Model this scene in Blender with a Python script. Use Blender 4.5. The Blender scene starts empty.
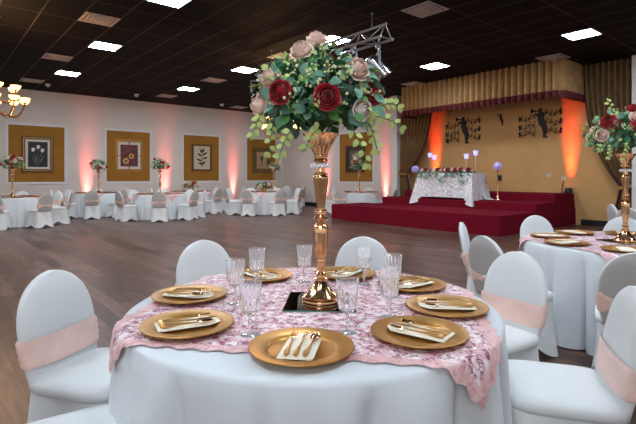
import bpy, math, random
from mathutils import Vector, Matrix
random.seed(7)
PI = math.pi
sc = bpy.context.scene
col = sc.collection
# ------------------------------------------------------------------ directions in the room
# X runs along the left wall, Y towards it; EYE is the height of the camera, which stands at x=y=0
YAW = math.radians(49.9)
VD = Vector((math.cos(YAW), math.sin(YAW), 0)); RD = Vector((math.sin(YAW), -math.cos(YAW), 0))
EYE = 1.34; CEIL = 4.29
def at(lat, dep, z=0.0): return VD*dep + RD*lat + Vector((0, 0, z))
def face_rot(d): return math.atan2(d.y, d.x) + PI/2        # local -Y looks along d

# ------------------------------------------------------------------ materials
def newmat(name):
    m = bpy.data.materials.new(name); m.use_nodes = True
    return m, m.node_tree.nodes, m.node_tree.links, m.node_tree.nodes['Principled BSDF']
def mat(name, c, rough=0.6, metal=0.0, var=0.0, scale=8.0, bump=0.0, bscale=40.0, emit=None, es=0.0, spec=0.5, trans=0.0, ior=1.45, sheen=0.0):
    m, N, L, b = newmat(name)
    b.inputs['Base Color'].default_value = (*c, 1); b.inputs['Roughness'].default_value = rough
    b.inputs['Metallic'].default_value = metal; b.inputs['Specular IOR Level'].default_value = spec
    b.inputs['Transmission Weight'].default_value = trans; b.inputs['IOR'].default_value = ior
    b.inputs['Sheen Weight'].default_value = sheen
    if emit: b.inputs['Emission Color'].default_value = (*emit, 1); b.inputs['Emission Strength'].default_value = es
    tc = N.new('ShaderNodeTexCoord')
    if var > 0:
        n = N.new('ShaderNodeTexNoise'); n.inputs['Scale'].default_value = scale; n.inputs['Detail'].default_value = 4
        L.new(tc.outputs['Object'], n.inputs['Vector'])
        r = N.new('ShaderNodeValToRGB')
        r.color_ramp.elements[0].position = .3; r.color_ramp.elements[1].position = .7
        r.color_ramp.elements[0].color = (*[x*(1-var) for x in c], 1); r.color_ramp.elements[1].color = (*[min(1, x*(1+var)) for x in c], 1)
        L.new(n.outputs['Fac'], r.inputs['Fac']); L.new(r.outputs['Color'], b.inputs['Base Color'])
    if bump > 0:
        n2 = N.new('ShaderNodeTexNoise'); n2.inputs['Scale'].default_value = bscale
        L.new(tc.outputs['Object'], n2.inputs['Vector'])
        bp = N.new('ShaderNodeBump'); bp.inputs['Strength'].default_value = bump; bp.inputs['Distance'].default_value = .01
        L.new(n2.outputs['Fac'], bp.inputs['Height']); L.new(bp.outputs['Normal'], b.inputs['Normal'])
    return m
def mth(N, L, op, a, b=None):
    n = N.new('ShaderNodeMath'); n.operation = op
    for i, v in enumerate((a, b)):
        if v is None: continue
        if isinstance(v, (int, float)): n.inputs[i].default_value = v
        else: L.new(v, n.inputs[i])
    return n.outputs[0]

M = {}
M['cover'] = mat('white_spandex', (.74, .755, .76), .75, var=.03, scale=5, bump=.4, bscale=6, sheen=.2)
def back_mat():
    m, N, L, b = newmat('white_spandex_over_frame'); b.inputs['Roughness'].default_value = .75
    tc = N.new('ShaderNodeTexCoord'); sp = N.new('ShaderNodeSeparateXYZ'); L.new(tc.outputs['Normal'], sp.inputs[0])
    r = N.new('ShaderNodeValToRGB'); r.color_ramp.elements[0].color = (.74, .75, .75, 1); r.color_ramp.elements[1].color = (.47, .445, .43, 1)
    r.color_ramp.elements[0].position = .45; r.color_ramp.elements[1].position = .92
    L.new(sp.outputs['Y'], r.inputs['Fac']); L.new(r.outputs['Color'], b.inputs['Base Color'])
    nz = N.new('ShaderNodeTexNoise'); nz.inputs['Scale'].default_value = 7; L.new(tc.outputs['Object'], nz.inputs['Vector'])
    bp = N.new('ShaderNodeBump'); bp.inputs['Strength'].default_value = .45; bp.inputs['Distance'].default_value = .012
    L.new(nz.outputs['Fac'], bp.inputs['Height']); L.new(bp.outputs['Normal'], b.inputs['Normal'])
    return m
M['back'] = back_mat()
M['cloth'] = mat('white_polyester', (.70, .735, .765), .7, var=.03, scale=4, sheen=.15)
M['sash'] = mat('blush_satin', (.88, .60, .52), .45, var=.10, scale=9, sheen=.3)
M['knot'] = mat('blush_knot', (.72, .50, .42), .4, var=.1)
M['gold'] = mat('polished_gold', (.82, .48, .25), .18, 1.0, var=.08, scale=12)
M['golddark'] = mat('antique_gold', (.70, .42, .17), .28, 1.0, var=.15, scale=20)
M['charger'] = mat('gold_charger_lacquer', (.46, .215, .04), .34, .55, var=.10, scale=14)
M['napkin'] = mat('cream_napkin', (.93, .88, .74), .8, var=.04, scale=20)
M['crystal'] = mat('clear_crystal', (.97, .97, 1.0), .03, trans=1.0, ior=1.47, emit=(.9, .93, 1), es=.035)  # faint emission added to make the glass look brighter; it is no lamp
M['mirror'] = mat('dark_mirror', (.16, .13, .12), .04, 1.0)
M['mirror_edge'] = mat('mirror_edge_glass', (.10, .22, .20), .1)
M['wall'] = mat('beige_wall_paint', (.73, .64, .58), .85, var=.04, scale=1.3, bump=.08, bscale=60)
M['white'] = mat('white_trim_paint', (.74, .72, .70), .5, var=.03)
M['panel'] = mat('ochre_panel_paint', (.34, .145, .014), .8, var=.06, scale=3)
M['goldwall'] = mat('gold_stage_wall_paint', (.60, .34, .13), .8, var=.06, scale=1.5)
M['black'] = mat('black_baseboard', (.012, .012, .013), .5, var=.1)
M['carpet'] = mat('red_stage_carpet', (.165, .006, .018), .95, var=.22, scale=60, bump=.5, bscale=220, spec=.1)
M['valance'] = mat('bronze_velvet', (.36, .205, .08), .75, var=.18, scale=6, sheen=.1, spec=.2)
M['drape'] = mat('dark_bronze_velvet', (.23, .125, .05), .75, var=.2, scale=5, sheen=.1, spec=.2)
M['fringe'] = mat('dark_red_fringe', (.10, .008, .010), .8, var=.3, scale=40)
M['fringeb'] = mat('dark_brown_fringe', (.045, .012, .012), .8, var=.3, scale=40)
M['iron'] = mat('black_wrought_iron', (.012, .012, .014), .5, .3, var=.2)
M['chrome'] = mat('brushed_aluminium', (.55, .55, .56), .25, 1.0, var=.1, scale=20)
M['steel'] = mat('grey_steel', (.36, .36, .38), .35, 1.0, var=.12, scale=20)
M['darkglass'] = mat('dark_lens', (.03, .03, .04), .08, .2, var=.1)
M['ventwhite'] = mat('dusty_white_vent', (.50, .42, .38), .7, var=.15, scale=9)
M['ventdark'] = mat('vent_shadow_gap', (.10, .08, .075), .8, var=.2)
M['lightframe'] = mat('light_frame', (.35, .35, .36), .5, var=.05)
M['lamp'] = mat('cool_light_panel', (.9, .9, .9), .5, var=.02, emit=(.80, .90, 1.0), es=56)
M['shade'] = mat('warm_glass_shade', (.9, .7, .45), .4, var=.05, emit=(1.0, .52, .17), es=3.2)
M['bronze'] = mat('oil_rubbed_bronze', (.20, .10, .045), .35, .9, var=.2)
M['leafd'] = mat('dark_green_leaf', (.035, .15, .07), .5, var=.35, scale=9)
M['leafb'] = mat('blue_green_leaf', (.16, .34, .25), .55, var=.3, scale=9)
M['leafm'] = mat('bright_green_leaf', (.11, .32, .09), .5, var=.3, scale=9)
M['leafl'] = mat('pale_yellow_green_leaf', (.46, .56, .18), .55, var=.25, scale=9)
M['bud'] = mat('creamy_green_buds', (.70, .74, .42), .7, var=.2, scale=20)
M['stem'] = mat('green_stem', (.07, .13, .04), .6, var=.2)
M['rosep'] = mat('blush_pink_petal', (.98, .70, .60), .55, var=.10, scale=14, sheen=.3)
M['rosew'] = mat('pale_blush_petal', (.97, .84, .77), .55, var=.06, scale=14, sheen=.3)
M['roser'] = mat('deep_red_petal', (.42, .005, .014), .5, var=.30, scale=18, sheen=.15)
M['lav'] = mat('lavender_glow_glass', (.45, .42, .85), .35, var=.1, emit=(.45, .42, 1.0), es=.9)
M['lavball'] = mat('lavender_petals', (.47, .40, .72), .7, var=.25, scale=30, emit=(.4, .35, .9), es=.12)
M['plastic'] = mat('black_plastic', (.015, .015, .017), .45, var=.1)
M['redlens'] = mat('lit_red_lens', (.8, .1, .05), .3, var=.05, emit=(1, .12, .06), es=6)
M['orangelens'] = mat('lit_orange_lens', (.9, .3, .05), .3, var=.05, emit=(1, .22, .04), es=6)
M['ivory'] = mat('ivory_plate', (.52, .40, .30), .6, var=.05)
M['detector'] = mat('white_plastic', (.60, .55, .52), .5, var=.04)
M['artblack'] = mat('near_black_print', (.022, .018, .028), .6, var=.3, scale=6)
M['artmaroon'] = mat('maroon_print', (.15, .035, .04), .7, var=.5, scale=9)
M['artcream'] = mat('cream_print', (.60, .52, .38), .7, var=.08, scale=6)
M['artbeige'] = mat('beige_print', (.42, .29, .17), .7, var=.12, scale=9)
M['artgrey'] = mat('grey_print', (.11, .09, .09), .7, var=.8, scale=9)
M['artwhite'] = mat('white_ink', (.72, .70, .70), .7, var=.1)
M['artgrn'] = mat('grey_green_ink', (.10, .11, .10), .7, var=.3)
M['artyel'] = mat('yellow_ink', (.60, .38, .12), .7, var=.3, scale=30)
M['artdark'] = mat('dark_olive_ink', (.06, .05, .025), .7, var=.3)
M['matcream'] = mat('cream_mat', (.66, .60, .52), .8, var=.03)
M['frameblack'] = mat('black_gilt_frame', (.02, .015, .012), .4, var=.3)
M['framegold'] = mat('gilt_frame', (.38, .19, .045), .4, .5, var=.35, scale=40)
M['framebronze'] = mat('bronze_frame', (.16, .075, .025), .4, .4, var=.3, scale=30)
M['frameolive'] = mat('olive_gold_frame', (.16, .10, .035), .5, .3, var=.25, scale=25)
M['framedark'] = mat('dark_olive_frame', (.06, .038, .02), .5, .2, var=.25, scale=25)
M['bowl'] = mat('gold_bowl', (.7, .42, .15), .25, 1.0, var=.1)

def lace_mat():
    m, N, L, b = newmat('pink_sequin_lace'); b.inputs['Roughness'].default_value = .6
    tc = N.new('ShaderNodeTexCoord')
    nz = N.new('ShaderNodeTexNoise'); nz.inputs['Scale'].default_value = 12; nz.inputs['Detail'].default_value = 3
    L.new(tc.outputs['UV'], nz.inputs['Vector'])
    mx = N.new('ShaderNodeMixRGB'); mx.blend_type = 'LINEAR_LIGHT'; mx.inputs['Fac'].default_value = .06
    L.new(tc.outputs['UV'], mx.inputs['Color1']); L.new(nz.outputs['Color'], mx.inputs['Color2'])
    def vor(scale, feature):
        v = N.new('ShaderNodeTexVoronoi'); v.feature = feature; v.inputs['Scale'].default_value = scale
        L.new(mx.outputs['Color'], v.inputs['Vector']); return v
    def ramp(src, pts):
        r = N.new('ShaderNodeValToRGB'); e = r.color_ramp.elements
        e[0].position, e[0].color = pts[0][0], (*pts[0][1], 1); e[1].position, e[1].color = pts[-1][0], (*pts[-1][1], 1)
        for p, c in pts[1:-1]:
            k = e.new(p); k.color = (*c, 1)
        L.new(src, r.inputs['Fac']); return r.outputs['Color']
    v1 = vor(19, 'F1'); v2 = vor(52, 'DISTANCE_TO_EDGE'); v3 = vor(19, 'DISTANCE_TO_EDGE')
    a = ramp(v1.outputs['Distance'], [(.0, (.86, .62, .63)), (.16, (.66, .34, .41)), (.24, (.90, .72, .73)), (.42, (.95, .86, .87)), (.6, (.80, .54, .58))])
    e2 = ramp(v2.outputs['Distance'], [(.0, (.30, .08, .14)), (.09, (.50, .22, .29)), (.2, (1, 1, 1)), (1, (1, 1, 1))])
    n2 = N.new('ShaderNodeTexNoise'); n2.inputs['Scale'].default_value = 26; L.new(tc.outputs['UV'], n2.inputs['Vector'])
    msk = ramp(n2.outputs['Fac'], [(.46, (0, 0, 0)), (.55, (1, 1, 1))])
    e3 = ramp(v3.outputs['Distance'], [(.0, (.96, .86, .86)), (.05, (.95, .80, .80)), (.09, (1, 1, 1)), (1, (1, 1, 1))])
    mu = N.new('ShaderNodeMixRGB'); mu.blend_type = 'MULTIPLY'
    L.new(msk, mu.inputs['Fac']); L.new(a, mu.inputs['Color1']); L.new(e2, mu.inputs['Color2'])
    mu2 = N.new('ShaderNodeMixRGB'); mu2.blend_type = 'MULTIPLY'; mu2.inputs['Fac'].default_value = .8
    L.new(mu.outputs['Color'], mu2.inputs['Color1']); L.new(e3, mu2.inputs['Color2'])
    # plain blush border along the scalloped hem (UV is in metres, centred)
    sp = N.new('ShaderNodeSeparateXYZ'); L.new(tc.outputs['UV'], sp.inputs[0])
    mxv = mth(N, L, 'MAXIMUM', mth(N, L, 'ABSOLUTE', sp.outputs[0]), mth(N, L, 'ABSOLUTE', sp.outputs[1]))
    bd = mth(N, L, 'MULTIPLY', mth(N, L, 'GREATER_THAN', mxv, .672), .7)
    mb = N.new('ShaderNodeMixRGB'); L.new(bd, mb.inputs['Fac']); L.new(mu2.outputs['Color'], mb.inputs['Color1']); mb.inputs['Color2'].default_value = (.80, .46, .45, 1)
    L.new(mb.outputs['Color'], b.inputs['Base Color'])
    bp = N.new('ShaderNodeBump'); bp.inputs['Strength'].default_value = .4; bp.inputs['Distance'].default_value = .004
    L.new(v2.outputs['Distance'], bp.inputs['Height']); L.new(bp.outputs['Normal'], b.inputs['Normal'])
    return m
M['lace'] = lace_mat()

def rosette_mat():
    m, N, L, b = newmat('white_rosette_satin'); b.inputs['Roughness'].default_value = .55
    tc = N.new('ShaderNodeTexCoord'); v = N.new('ShaderNodeTexVoronoi'); v.inputs['Scale'].default_value = 13
    L.new(tc.outputs['Object'], v.inputs['Vector'])
    r = N.new('ShaderNodeValToRGB'); r.color_ramp.elements[0].color = (.95, .94, .96, 1); r.color_ramp.elements[1].color = (.66, .64, .69, 1)
    r.color_ramp.elements[1].position = .75
    L.new(v.outputs['Distance'], r.inputs['Fac']); L.new(r.outputs['Color'], b.inputs['Base Color'])
    bp = N.new('ShaderNodeBump'); bp.invert = True; bp.inputs['Strength'].default_value = .8; bp.inputs['Distance'].default_value = .03
    L.new(v.outputs['Distance'], bp.inputs['Height']); L.new(bp.outputs['Normal'], b.inputs['Normal'])
    return m
M['rosette'] = rosette_mat()

def floor_mat():
    m, N, L, b = newmat('dark_vinyl_planks')
    tc = N.new('ShaderNodeTexCoord'); sp = N.new('ShaderNodeSeparateXYZ'); L.new(tc.outputs['Object'], sp.inputs[0])
    cb = N.new('ShaderNodeCombineXYZ'); L.new(sp.outputs['Y'], cb.inputs['X']); L.new(sp.outputs['X'], cb.inputs['Y'])
    br = N.new('ShaderNodeTexBrick'); L.new(cb.outputs[0], br.inputs['Vector'])
    br.offset = .37; br.inputs['Scale'].default_value = 1; br.inputs['Brick Width'].default_value = 1.1; br.inputs['Row Height'].default_value = .155
    br.inputs['Mortar Size'].default_value = .0025; br.inputs['Bias'].default_value = 0
    br.inputs['Color1'].default_value = (.056, .028, .020, 1); br.inputs['Color2'].default_value = (.18, .10, .072, 1); br.inputs['Mortar'].default_value = (.035, .022, .018, 1)
    st = N.new('ShaderNodeMapping'); st.inputs['Scale'].default_value = (1.3, 14, 1); L.new(cb.outputs[0], st.inputs['Vector'])
    nz = N.new('ShaderNodeTexNoise'); nz.inputs['Scale'].default_value = 2.2; nz.inputs['Detail'].default_value = 6; L.new(st.outputs[0], nz.inputs['Vector'])
    rr = N.new('ShaderNodeValToRGB'); rr.color_ramp.elements[0].position = .3; rr.color_ramp.elements[1].position = .72
    rr.color_ramp.elements[0].color = (.55, .5, .5, 1); rr.color_ramp.elements[1].color = (1.35, 1.3, 1.3, 1)
    L.new(nz.outputs['Fac'], rr.inputs['Fac'])
    mu = N.new('ShaderNodeMixRGB'); mu.blend_type = 'MULTIPLY'; mu.inputs['Fac'].default_value = 1
    L.new(br.outputs['Color'], mu.inputs['Color1']); L.new(rr.outputs['Color'], mu.inputs['Color2'])
    L.new(mu.outputs['Color'], b.inputs['Base Color'])
    b.inputs['Roughness'].default_value = .34; b.inputs['Specular IOR Level'].default_value = .32
    bp = N.new('ShaderNodeBump'); bp.inputs['Strength'].default_value = .25; bp.inputs['Distance'].default_value = .004
    L.new(nz.outputs['Fac'], bp.inputs['Height']); L.new(bp.outputs['Normal'], b.inputs['Normal'])
    return m
def ceil_mat():
    m, N, L, b = newmat('black_ceiling_tiles')
    tc = N.new('ShaderNodeTexCoord'); sp = N.new('ShaderNodeSeparateXYZ'); L.new(tc.outputs['Object'], sp.inputs[0])
    def line(c, o, p, w):
        f = mth(N, L, 'FRACT', mth(N, L, 'DIVIDE', mth(N, L, 'ADD', mth(N, L, 'SUBTRACT', c, o), 500*p + w/2), p))
        return mth(N, L, 'LESS_THAN', f, w/p)
    g = mth(N, L, 'MAXIMUM', line(sp.outputs['X'], 1.56, .61, .026), line(sp.outputs['Y'], 7.2, 1.22, .02))
    nz = N.new('ShaderNodeTexNoise'); nz.inputs['Scale'].default_value = 30; L.new(tc.outputs['Object'], nz.inputs['Vector'])
    mx = N.new('ShaderNodeMixRGB'); L.new(g, mx.inputs['Fac'])
    mx.inputs['Color1'].default_value = (.008, .005, .0045, 1); mx.inputs['Color2'].default_value = (.075, .055, .05, 1)
    L.new(mx.outputs['Color'], b.inputs['Base Color']); b.inputs['Roughness'].default_value = .8; b.inputs['Specular IOR Level'].default_value = .1
    bp = N.new('ShaderNodeBump'); bp.inputs['Strength'].default_value = .3; bp.inputs['Distance'].default_value = .003
    L.new(nz.outputs['Fac'], bp.inputs['Height']); L.new(bp.outputs['Normal'], b.inputs['Normal'])
    return m
M['floor'] = floor_mat(); M['ceiling'] = ceil_mat()

# ------------------------------------------------------------------ mesh building
class MB:
    def __init__(s): s.v = []; s.f = []; s.mi = []; s.uv = None
    def add(s, vs, fs, mi=0):
        o = len(s.v); s.v += [Vector(p) for p in vs]; s.f += [[i+o for i in q] for q in fs]; s.mi += [mi]*len(fs); return s
    def box(s, x0, x1, y0, y1, z0, z1, mi=0):
        vs = [(x, y, z) for z in (z0, z1) for y in (y0, y1) for x in (x0, x1)]
        return s.add(vs, [(0,2,3,1),(4,5,7,6),(0,1,5,4),(2,6,7,3),(0,4,6,2),(1,3,7,5)], mi)
    def bbox(s, x0, x1, y0, y1, z0, z1, b=.01, mi=0):      # box with chamfered vertical edges and top
        pts = [(x0+b,y0),(x1-b,y0),(x1,y0+b),(x1,y1-b),(x1-b,y1),(x0+b,y1),(x0,y1-b),(x0,y0+b)]
        cx, cy = (x0+x1)/2, (y0+y1)/2
        ins = [(x + (b if x < cx else -b), y + (b if y < cy else -b)) for x, y in pts]
        return s.loft([[(x,y,z0) for x,y in pts], [(x,y,z1-b) for x,y in pts], [(x,y,z1) for x,y in ins]], mi=mi)
    def loft(s, rings, cap0=True, cap1=True, closed=True, mi=0):
        n = len(rings[0]); vs = [p for r in rings for p in r]; fs = []
        for k in range(len(rings)-1):
            for i in range(n if closed else n-1):
                j = (i+1) % n; fs.append((k*n+i, k*n+j, (k+1)*n+j, (k+1)*n+i))
        if cap0: fs.append(tuple(range(n))[::-1])
        if cap1: fs.append(tuple((len(rings)-1)*n+i for i in range(n)))
        return s.add(vs, fs, mi)
    def lathe(s, prof, n=32, c=(0,0,0), flute=None, cap0=True, cap1=True, mi=0, mtx=None):
        rings = []
        for k, (r, z) in enumerate(prof):
            fl = flute(k) if flute else None
            ring = []
            for i in range(n):
                t = 2*PI*i/n; rr = r*(1 + (fl[0]*math.cos(fl[1]*t) if fl else 0))
                p = Vector((rr*math.cos(t), rr*math.sin(t), z))
                if mtx: p = mtx @ p
                ring.append(p + Vector(c))
            rings.append(ring)
        return s.loft(rings, cap0, cap1, mi=mi)
    def tube(s, pts, r, n=8, mi=0, closed=False):
        pts = [Vector(p) for p in pts]; rings = []; up = None
        rad = r if isinstance(r, (list, tuple)) else [r]*len(pts)
        for k, p in enumerate(pts):
            a = pts[max(0, k-1)]; b = pts[min(len(pts)-1, k+1)]
            t = (b-a); t = t.normalized() if t.length > 1e-9 else Vector((0,0,1))
            if up is None: up = t.orthogonal().normalized()
            u = (up - t*up.dot(t)); u = u.normalized() if u.length > 1e-6 else t.orthogonal().normalized(); up = u
            w = t.cross(u)
            rings.append([p + (u*math.cos(2*PI*i/n) + w*math.sin(2*PI*i/n))*rad[k] for i in range(n)])
        return s.loft(rings, mi=mi)
    def ball(s, c, r, n=10, mi=0, sc_=(1,1,1)):
        prof = [(max(1e-4, math.sin(PI*k/(n//2+2))), -math.cos(PI*k/(n//2+2))) for k in range(n//2+3)]
        rings = [[Vector(c)+Vector((a*r*sc_[0]*math.cos(2*PI*i/n), a*r*sc_[1]*math.sin(2*PI*i/n), b*r*sc_[2])) for i in range(n)] for a, b in prof]
        return s.loft(rings, mi=mi)
    def grid(s, fn, nu, nv, mi=0, uv=None):
        o = len(s.v); vs = [fn(i/nu, j/nv) for j in range(nv+1) for i in range(nu+1)]
        fs = [(j*(nu+1)+i, j*(nu+1)+i+1, (j+1)*(nu+1)+i+1, (j+1)*(nu+1)+i) for j in range(nv) for i in range(nu)]
        if uv: s.uv = {o+j*(nu+1)+i: uv(i/nu, j/nv) for j in range(nv+1) for i in range(nu+1)}
        return s.add(vs, fs, mi)
    def poly(s, pts2, y0, y1, mi=0):                       # flat outline in x/z extruded along y
        a = [(x, y0, z) for x, z in pts2]; b = [(x, y1, z) for x, z in pts2]
        return s.loft([a, b], mi=mi)
    def build(s, name, m, parent=None, smooth=True, angle=40):
        me = bpy.data.meshes.new(name); me.from_pydata([tuple(p) for p in s.v], [], s.f)
        for mm in (m if isinstance(m, (list, tuple)) else [m]): me.materials.append(mm)
        for p, i in zip(me.polygons, s.mi): p.material_index = i
        if s.uv:
            ul = me.uv_layers.new(name='UVMap')
            for lp in me.loops:
                ul.data[lp.index].uv = s.uv.get(lp.vertex_index, (0, 0))
        me.validate(); me.update()
        if smooth:
            me.shade_smooth()
            try: me.set_sharp_from_angle(angle=math.radians(angle))
            except Exception: pass
        o = bpy.data.objects.new(name, me); col.objects.link(o)
        if parent: o.parent = parent
        return o
def tag(o, label, cat, group=None, kind=None):
    o['label'] = label; o['category'] = cat
    if group: o['group'] = group
    if kind: o['kind'] = kind
    return o
def thing(name, label, cat, loc=(0,0,0), rz=0, group=None):
    o = bpy.data.objects.new(name, None); col.objects.link(o); o.empty_display_size = .1
    o.location = loc; o.rotation_euler = (0, 0, rz); return tag(o, label, cat, group)
def struct(name, mb, m, parent=None, smooth=False, label=None):
    o = mb.build(name, m, parent, smooth); o['kind'] = 'structure'
    if label: o['label'] = label
    return o
def dup(root, loc, rz, label, group=None, scale=None):
    r = root.copy(); col.objects.link(r); r.location = loc; r.rotation_euler = (0, 0, rz); r['label'] = label
    if group: r['group'] = group
    elif 'group' in r: del r['group']
    if scale: r.scale = (scale,)*3
    for ch in list(root.children):
        c = ch.copy(); col.objects.link(c); c.parent = r
        for g in list(ch.children):
            d = g.copy(); col.objects.link(d); d.parent = c
    return r

# ------------------------------------------------------------------ the room
WL = 18.5; WB = 13.3; WG = 13.75
struct('floor', MB().box(-9, 16, -9, 20, -.1, 0), M['floor'])
struct('ceiling', MB().box(-9, 16, -9, 20, CEIL, CEIL+.1), M['ceiling'])
struct('wall_left', MB().box(-9, WB+.2, WL, WL+.2, 0, CEIL), M['wall'])
struct('wall_back', MB().box(WB, WB+.2, 11.3, WL, 0, CEIL), M['wall'])
struct('wall_stage', MB().box(WG, WG+.2, 3.4, 11.5, 0, CEIL), M['goldwall'])
struct('wall_right', MB().box(WB, WB+.2, -9, 3.5, 0, CEIL), M['wall'])
struct('column_left', MB().bbox(13.02, 13.78, 11.03, 11.32, 0, CEIL-.02, .012), M['white'])
struct('column_right', MB().bbox(13.1, 13.78, 3.35, 3.72, 0, CEIL-.02, .012), M['white'])
struct('baseboard_left', MB().box(-9, WB, WL-.02, WL, 0, .13).box(-9, WB, WL-.028, WL-.02, 0, .03), M['black'])
struct('baseboard_back', MB().box(WB-.02, WB, 11.3, WL-.02, 0, .15).box(WB-.028, WB-.02, 11.3, WL-.03, 0, .03), M['black'])
struct('baseboard_stage', MB().box(WG-.02, WG, 3.72, 5.1, 0, .15).box(WG-.028, WG-.02, 3.72, 5.1, 0, .03), M['black'])
def wall_panel(n, loc, rz, w, h_):
    t = bpy.data.objects.new('trim_%d' % n, None); col.objects.link(t); t.location = loc; t.rotation_euler = (0,0,rz); t['kind'] = 'structure'
    p = MB().box(-w/2+.07, w/2-.07, -.008, 0, -h_/2+.07, h_/2-.07).build('panel_field', M['panel'], t, False); p['kind'] = 'structure'
    f = MB()
    for k, (a, b, d) in enumerate(((0, .05, .03), (.05, .085, .018))):
        A, B = w/2-a, h_/2-a; c = b-a
        f.box(-A, A, -d, 0, B-c, B).box(-A, A, -d, 0, -B, -B+c).box(-A, -A+c, -d, 0, -B+c, B-c).box(A-c, A, -d, 0, -B+c, B-c)
    q = f.build('panel_moulding', M['white'], t, False); q['kind'] = 'structure'
PZ = 2.10; PH = 2.1
for n, (x0, x1) in enumerate(((1.98, 3.83), (5.08, 6.88), (8.13, 9.93), (11.2, 12.97))):
    wall_panel(n+1, ((x0+x1)/2, WL, PZ), 0, x1-x0, PH)
wall_panel(5, (WB, 13.42, PZ), -PI/2, 2.06, PH+.04)

# ------------------------------------------------------------------ pictures
def frame_mb(w, h_, fw, d, steps):
    f = MB()
    for a, b, dd, mi in steps:
        A, B = w/2-a*fw, h_/2-a*fw; c = (b-a)*fw
        f.box(-A, A, -dd*d, 0, B-c, B, mi).box(-A, A, -dd*d, 0, -B, -B+c, mi).box(-A, -A+c, -dd*d, 0, -B+c, B-c, mi).box(A-c, A, -dd*d, 0, -B+c, B-c, mi)
    return f
def disc(mb, cx, cz, rx, rz_, y, mi, n=20, ph=0.0, lob=0, la=.15):
    pts = []
    for i in range(n):
        t = 2*PI*i/n + ph; k = 1 + (la*math.cos(lob*t) if lob else 0)
        pts.append((cx + rx*k*math.cos(t), y, cz + rz_*k*math.sin(t)))
    mb.add(pts, [tuple(range(n))], mi)
def leafshape(mb, x0, z0, x1, z1, w, y, mi):
    a = Vector((x0, z0)); b = Vector((x1, z1)); d = b-a; nn = Vector((-d.y, d.x)).normalized()*w
    pts = [a, a+d*.35+nn, a+d*.7+nn*.7, b, a+d*.7-nn*.7, a+d*.35-nn]
    mb.add([(p.x, y, p.y) for p in pts], [tuple(range(6))], mi)
def picture(loc, rz, w, h_, label, steps, fmats, fw, matw, matm, art):
    t = thing('framed_picture', label, 'picture', loc, rz, 'framed pictures on the ochre wall panels')
    frame_mb(w, h_, fw, .05, steps).build('frame', fmats, t, False)
    iw, ih = w/2-fw, h_/2-fw
    MB().box(-iw, iw, -.018, 0, -ih, ih).build('mat_board', matm, t, False)
    pw, ph = iw-matw, ih-matw
    a = MB().box(-pw, pw, -.021, -.018, -ph, ph, 0); mats = art(a, pw, ph)
    a.build('print', mats, t, False)
    return t
def art_tulips(a, w, h_):
    y = -.023
    for bx, bz, tx, tz in ((-.06, -.9, -.5, .3), (0, -.9, .02, .5), (.06, -.9, .45, .25)):
        a.tube([(bx*w, y, bz*h_), ((bx+tx)*.45*w, y, -.2*h_), (tx*w, y, (tz-.05)*h_)], .008, 6, 2)
    for x1, z1 in ((-.6, -.15), (.65, -.1), (-.25, .0), (.3, -.5)): leafshape(a, 0, -.85*h_, x1*w, z1*h_, .04, y-.004, 2)
    for tx, tz in ((-.5, .36), (.02, .58), (.45, .32)):
        disc(a, tx*w, tz*h_, .17*w, .15*h_, y-.009, 1, 18, .3, 3, .12)
        disc(a, (tx+.1)*w, (tz+.03)*h_, .11*w, .13*h_, y-.011, 3, 14, .1, 3, .1)
    return [M['artblack'], M['artwhite'], M['artgrn'], M['matcream']]
def art_sunflowers(a, w, h_):
    y = -.023
    for cx, cz, r in ((.25, -.05, .30), (-.38, -.5, .34)):
        disc(a, cx*w, cz*h_, r*w, r*w, y-.001, 1, 48, 0, 12, .14); disc(a, cx*w, cz*h_, r*w*.45, r*w*.45, y-.003, 2, 16)
    for x0, z0, x1, z1 in ((-.5, .2, -.2, .8), (-.1, .3, .3, .85), (.3, -.5, .7, -.8)): leafshape(a, x0*w, z0*h_, x1*w, z1*h_, .03, y-.001, 3)
    return [M['artmaroon'], M['artyel'], M['artdark'], M['framebronze']]
def art_leaves(a, w, h_):
    y = -.023
    a.tube([(.02*w, y, -.8*h_), (-.02*w, y, 0), (.05*w, y, .8*h_)], .012, 6, 1)
    for z0, x1, z1 in ((-.3, -.75, -.1), (-.1, .8, .05), (.1, -.65, .45), (.2, .7, .5), (.4, -.3, .85), (.4, .35, .9), (-.5, .55, -.35), (-.45, -.5, -.55)):
        leafshape(a, 0, z0*h_, x1*w, z1*h_, .045, y-.008, 1)
    disc(a, 0, -.6*h_, .2*w, .09*h_, y-.01, 1, 14, 0, 5, .2)
    return [M['artcream'], M['artdark']]
def art_urn(a, w, h_):
    y = -.023
    a.add([(x*w, y, z*h_) for x, z in ((-.5, .65), (.5, .65), (.35, .05), (.1, -.2), (.12, -.5), (.4, -.7), (-.4, -.7), (-.12, -.5), (-.1, -.2), (-.35, .05))], [tuple(range(10))], 1)
    disc(a, 0, .35*h_, .3*w, .13*h_, y-.002, 2, 14)
    return [M['artbeige'], M['framebronze'], M['artdark']]
def art_bloom(a, w, h_):
    y = -.023
    for k, (cx, cz, r) in enumerate(((0, .1, .55), (-.35, -.35, .3), (.4, .5, .25))): disc(a, cx*w, cz*h_, r*w, r*w*1.1, y-.001-.002*k, 1, 30, k, 5, .25)
    disc(a, .05*w, .12*h_, .2*w, .25*w, y-.008, 2, 12)
    return [M['artgrey'], M['artbeige'], M['artwhite']]
py_ = WL-.008
picture((2.92, py_, 2.085), 0, .95, 1.23, 'picture of three white tulips on black, in a black and gilt frame', [(0,.35,.8,0),(.35,.7,1,1),(.7,1,.7,0)], [M['frameblack'], M['framegold']], .105, .075, M['matcream'], art_tulips)
picture((5.99, py_, 2.13), 0, 1.06, 1.24, 'picture of two yellow sunflowers on maroon, in a gilt frame with wide pale mat', [(0,.3,.7,0),(.3,1,1,0)], [M['framegold']], .10, .10, M['matcream'], art_sunflowers)
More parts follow.
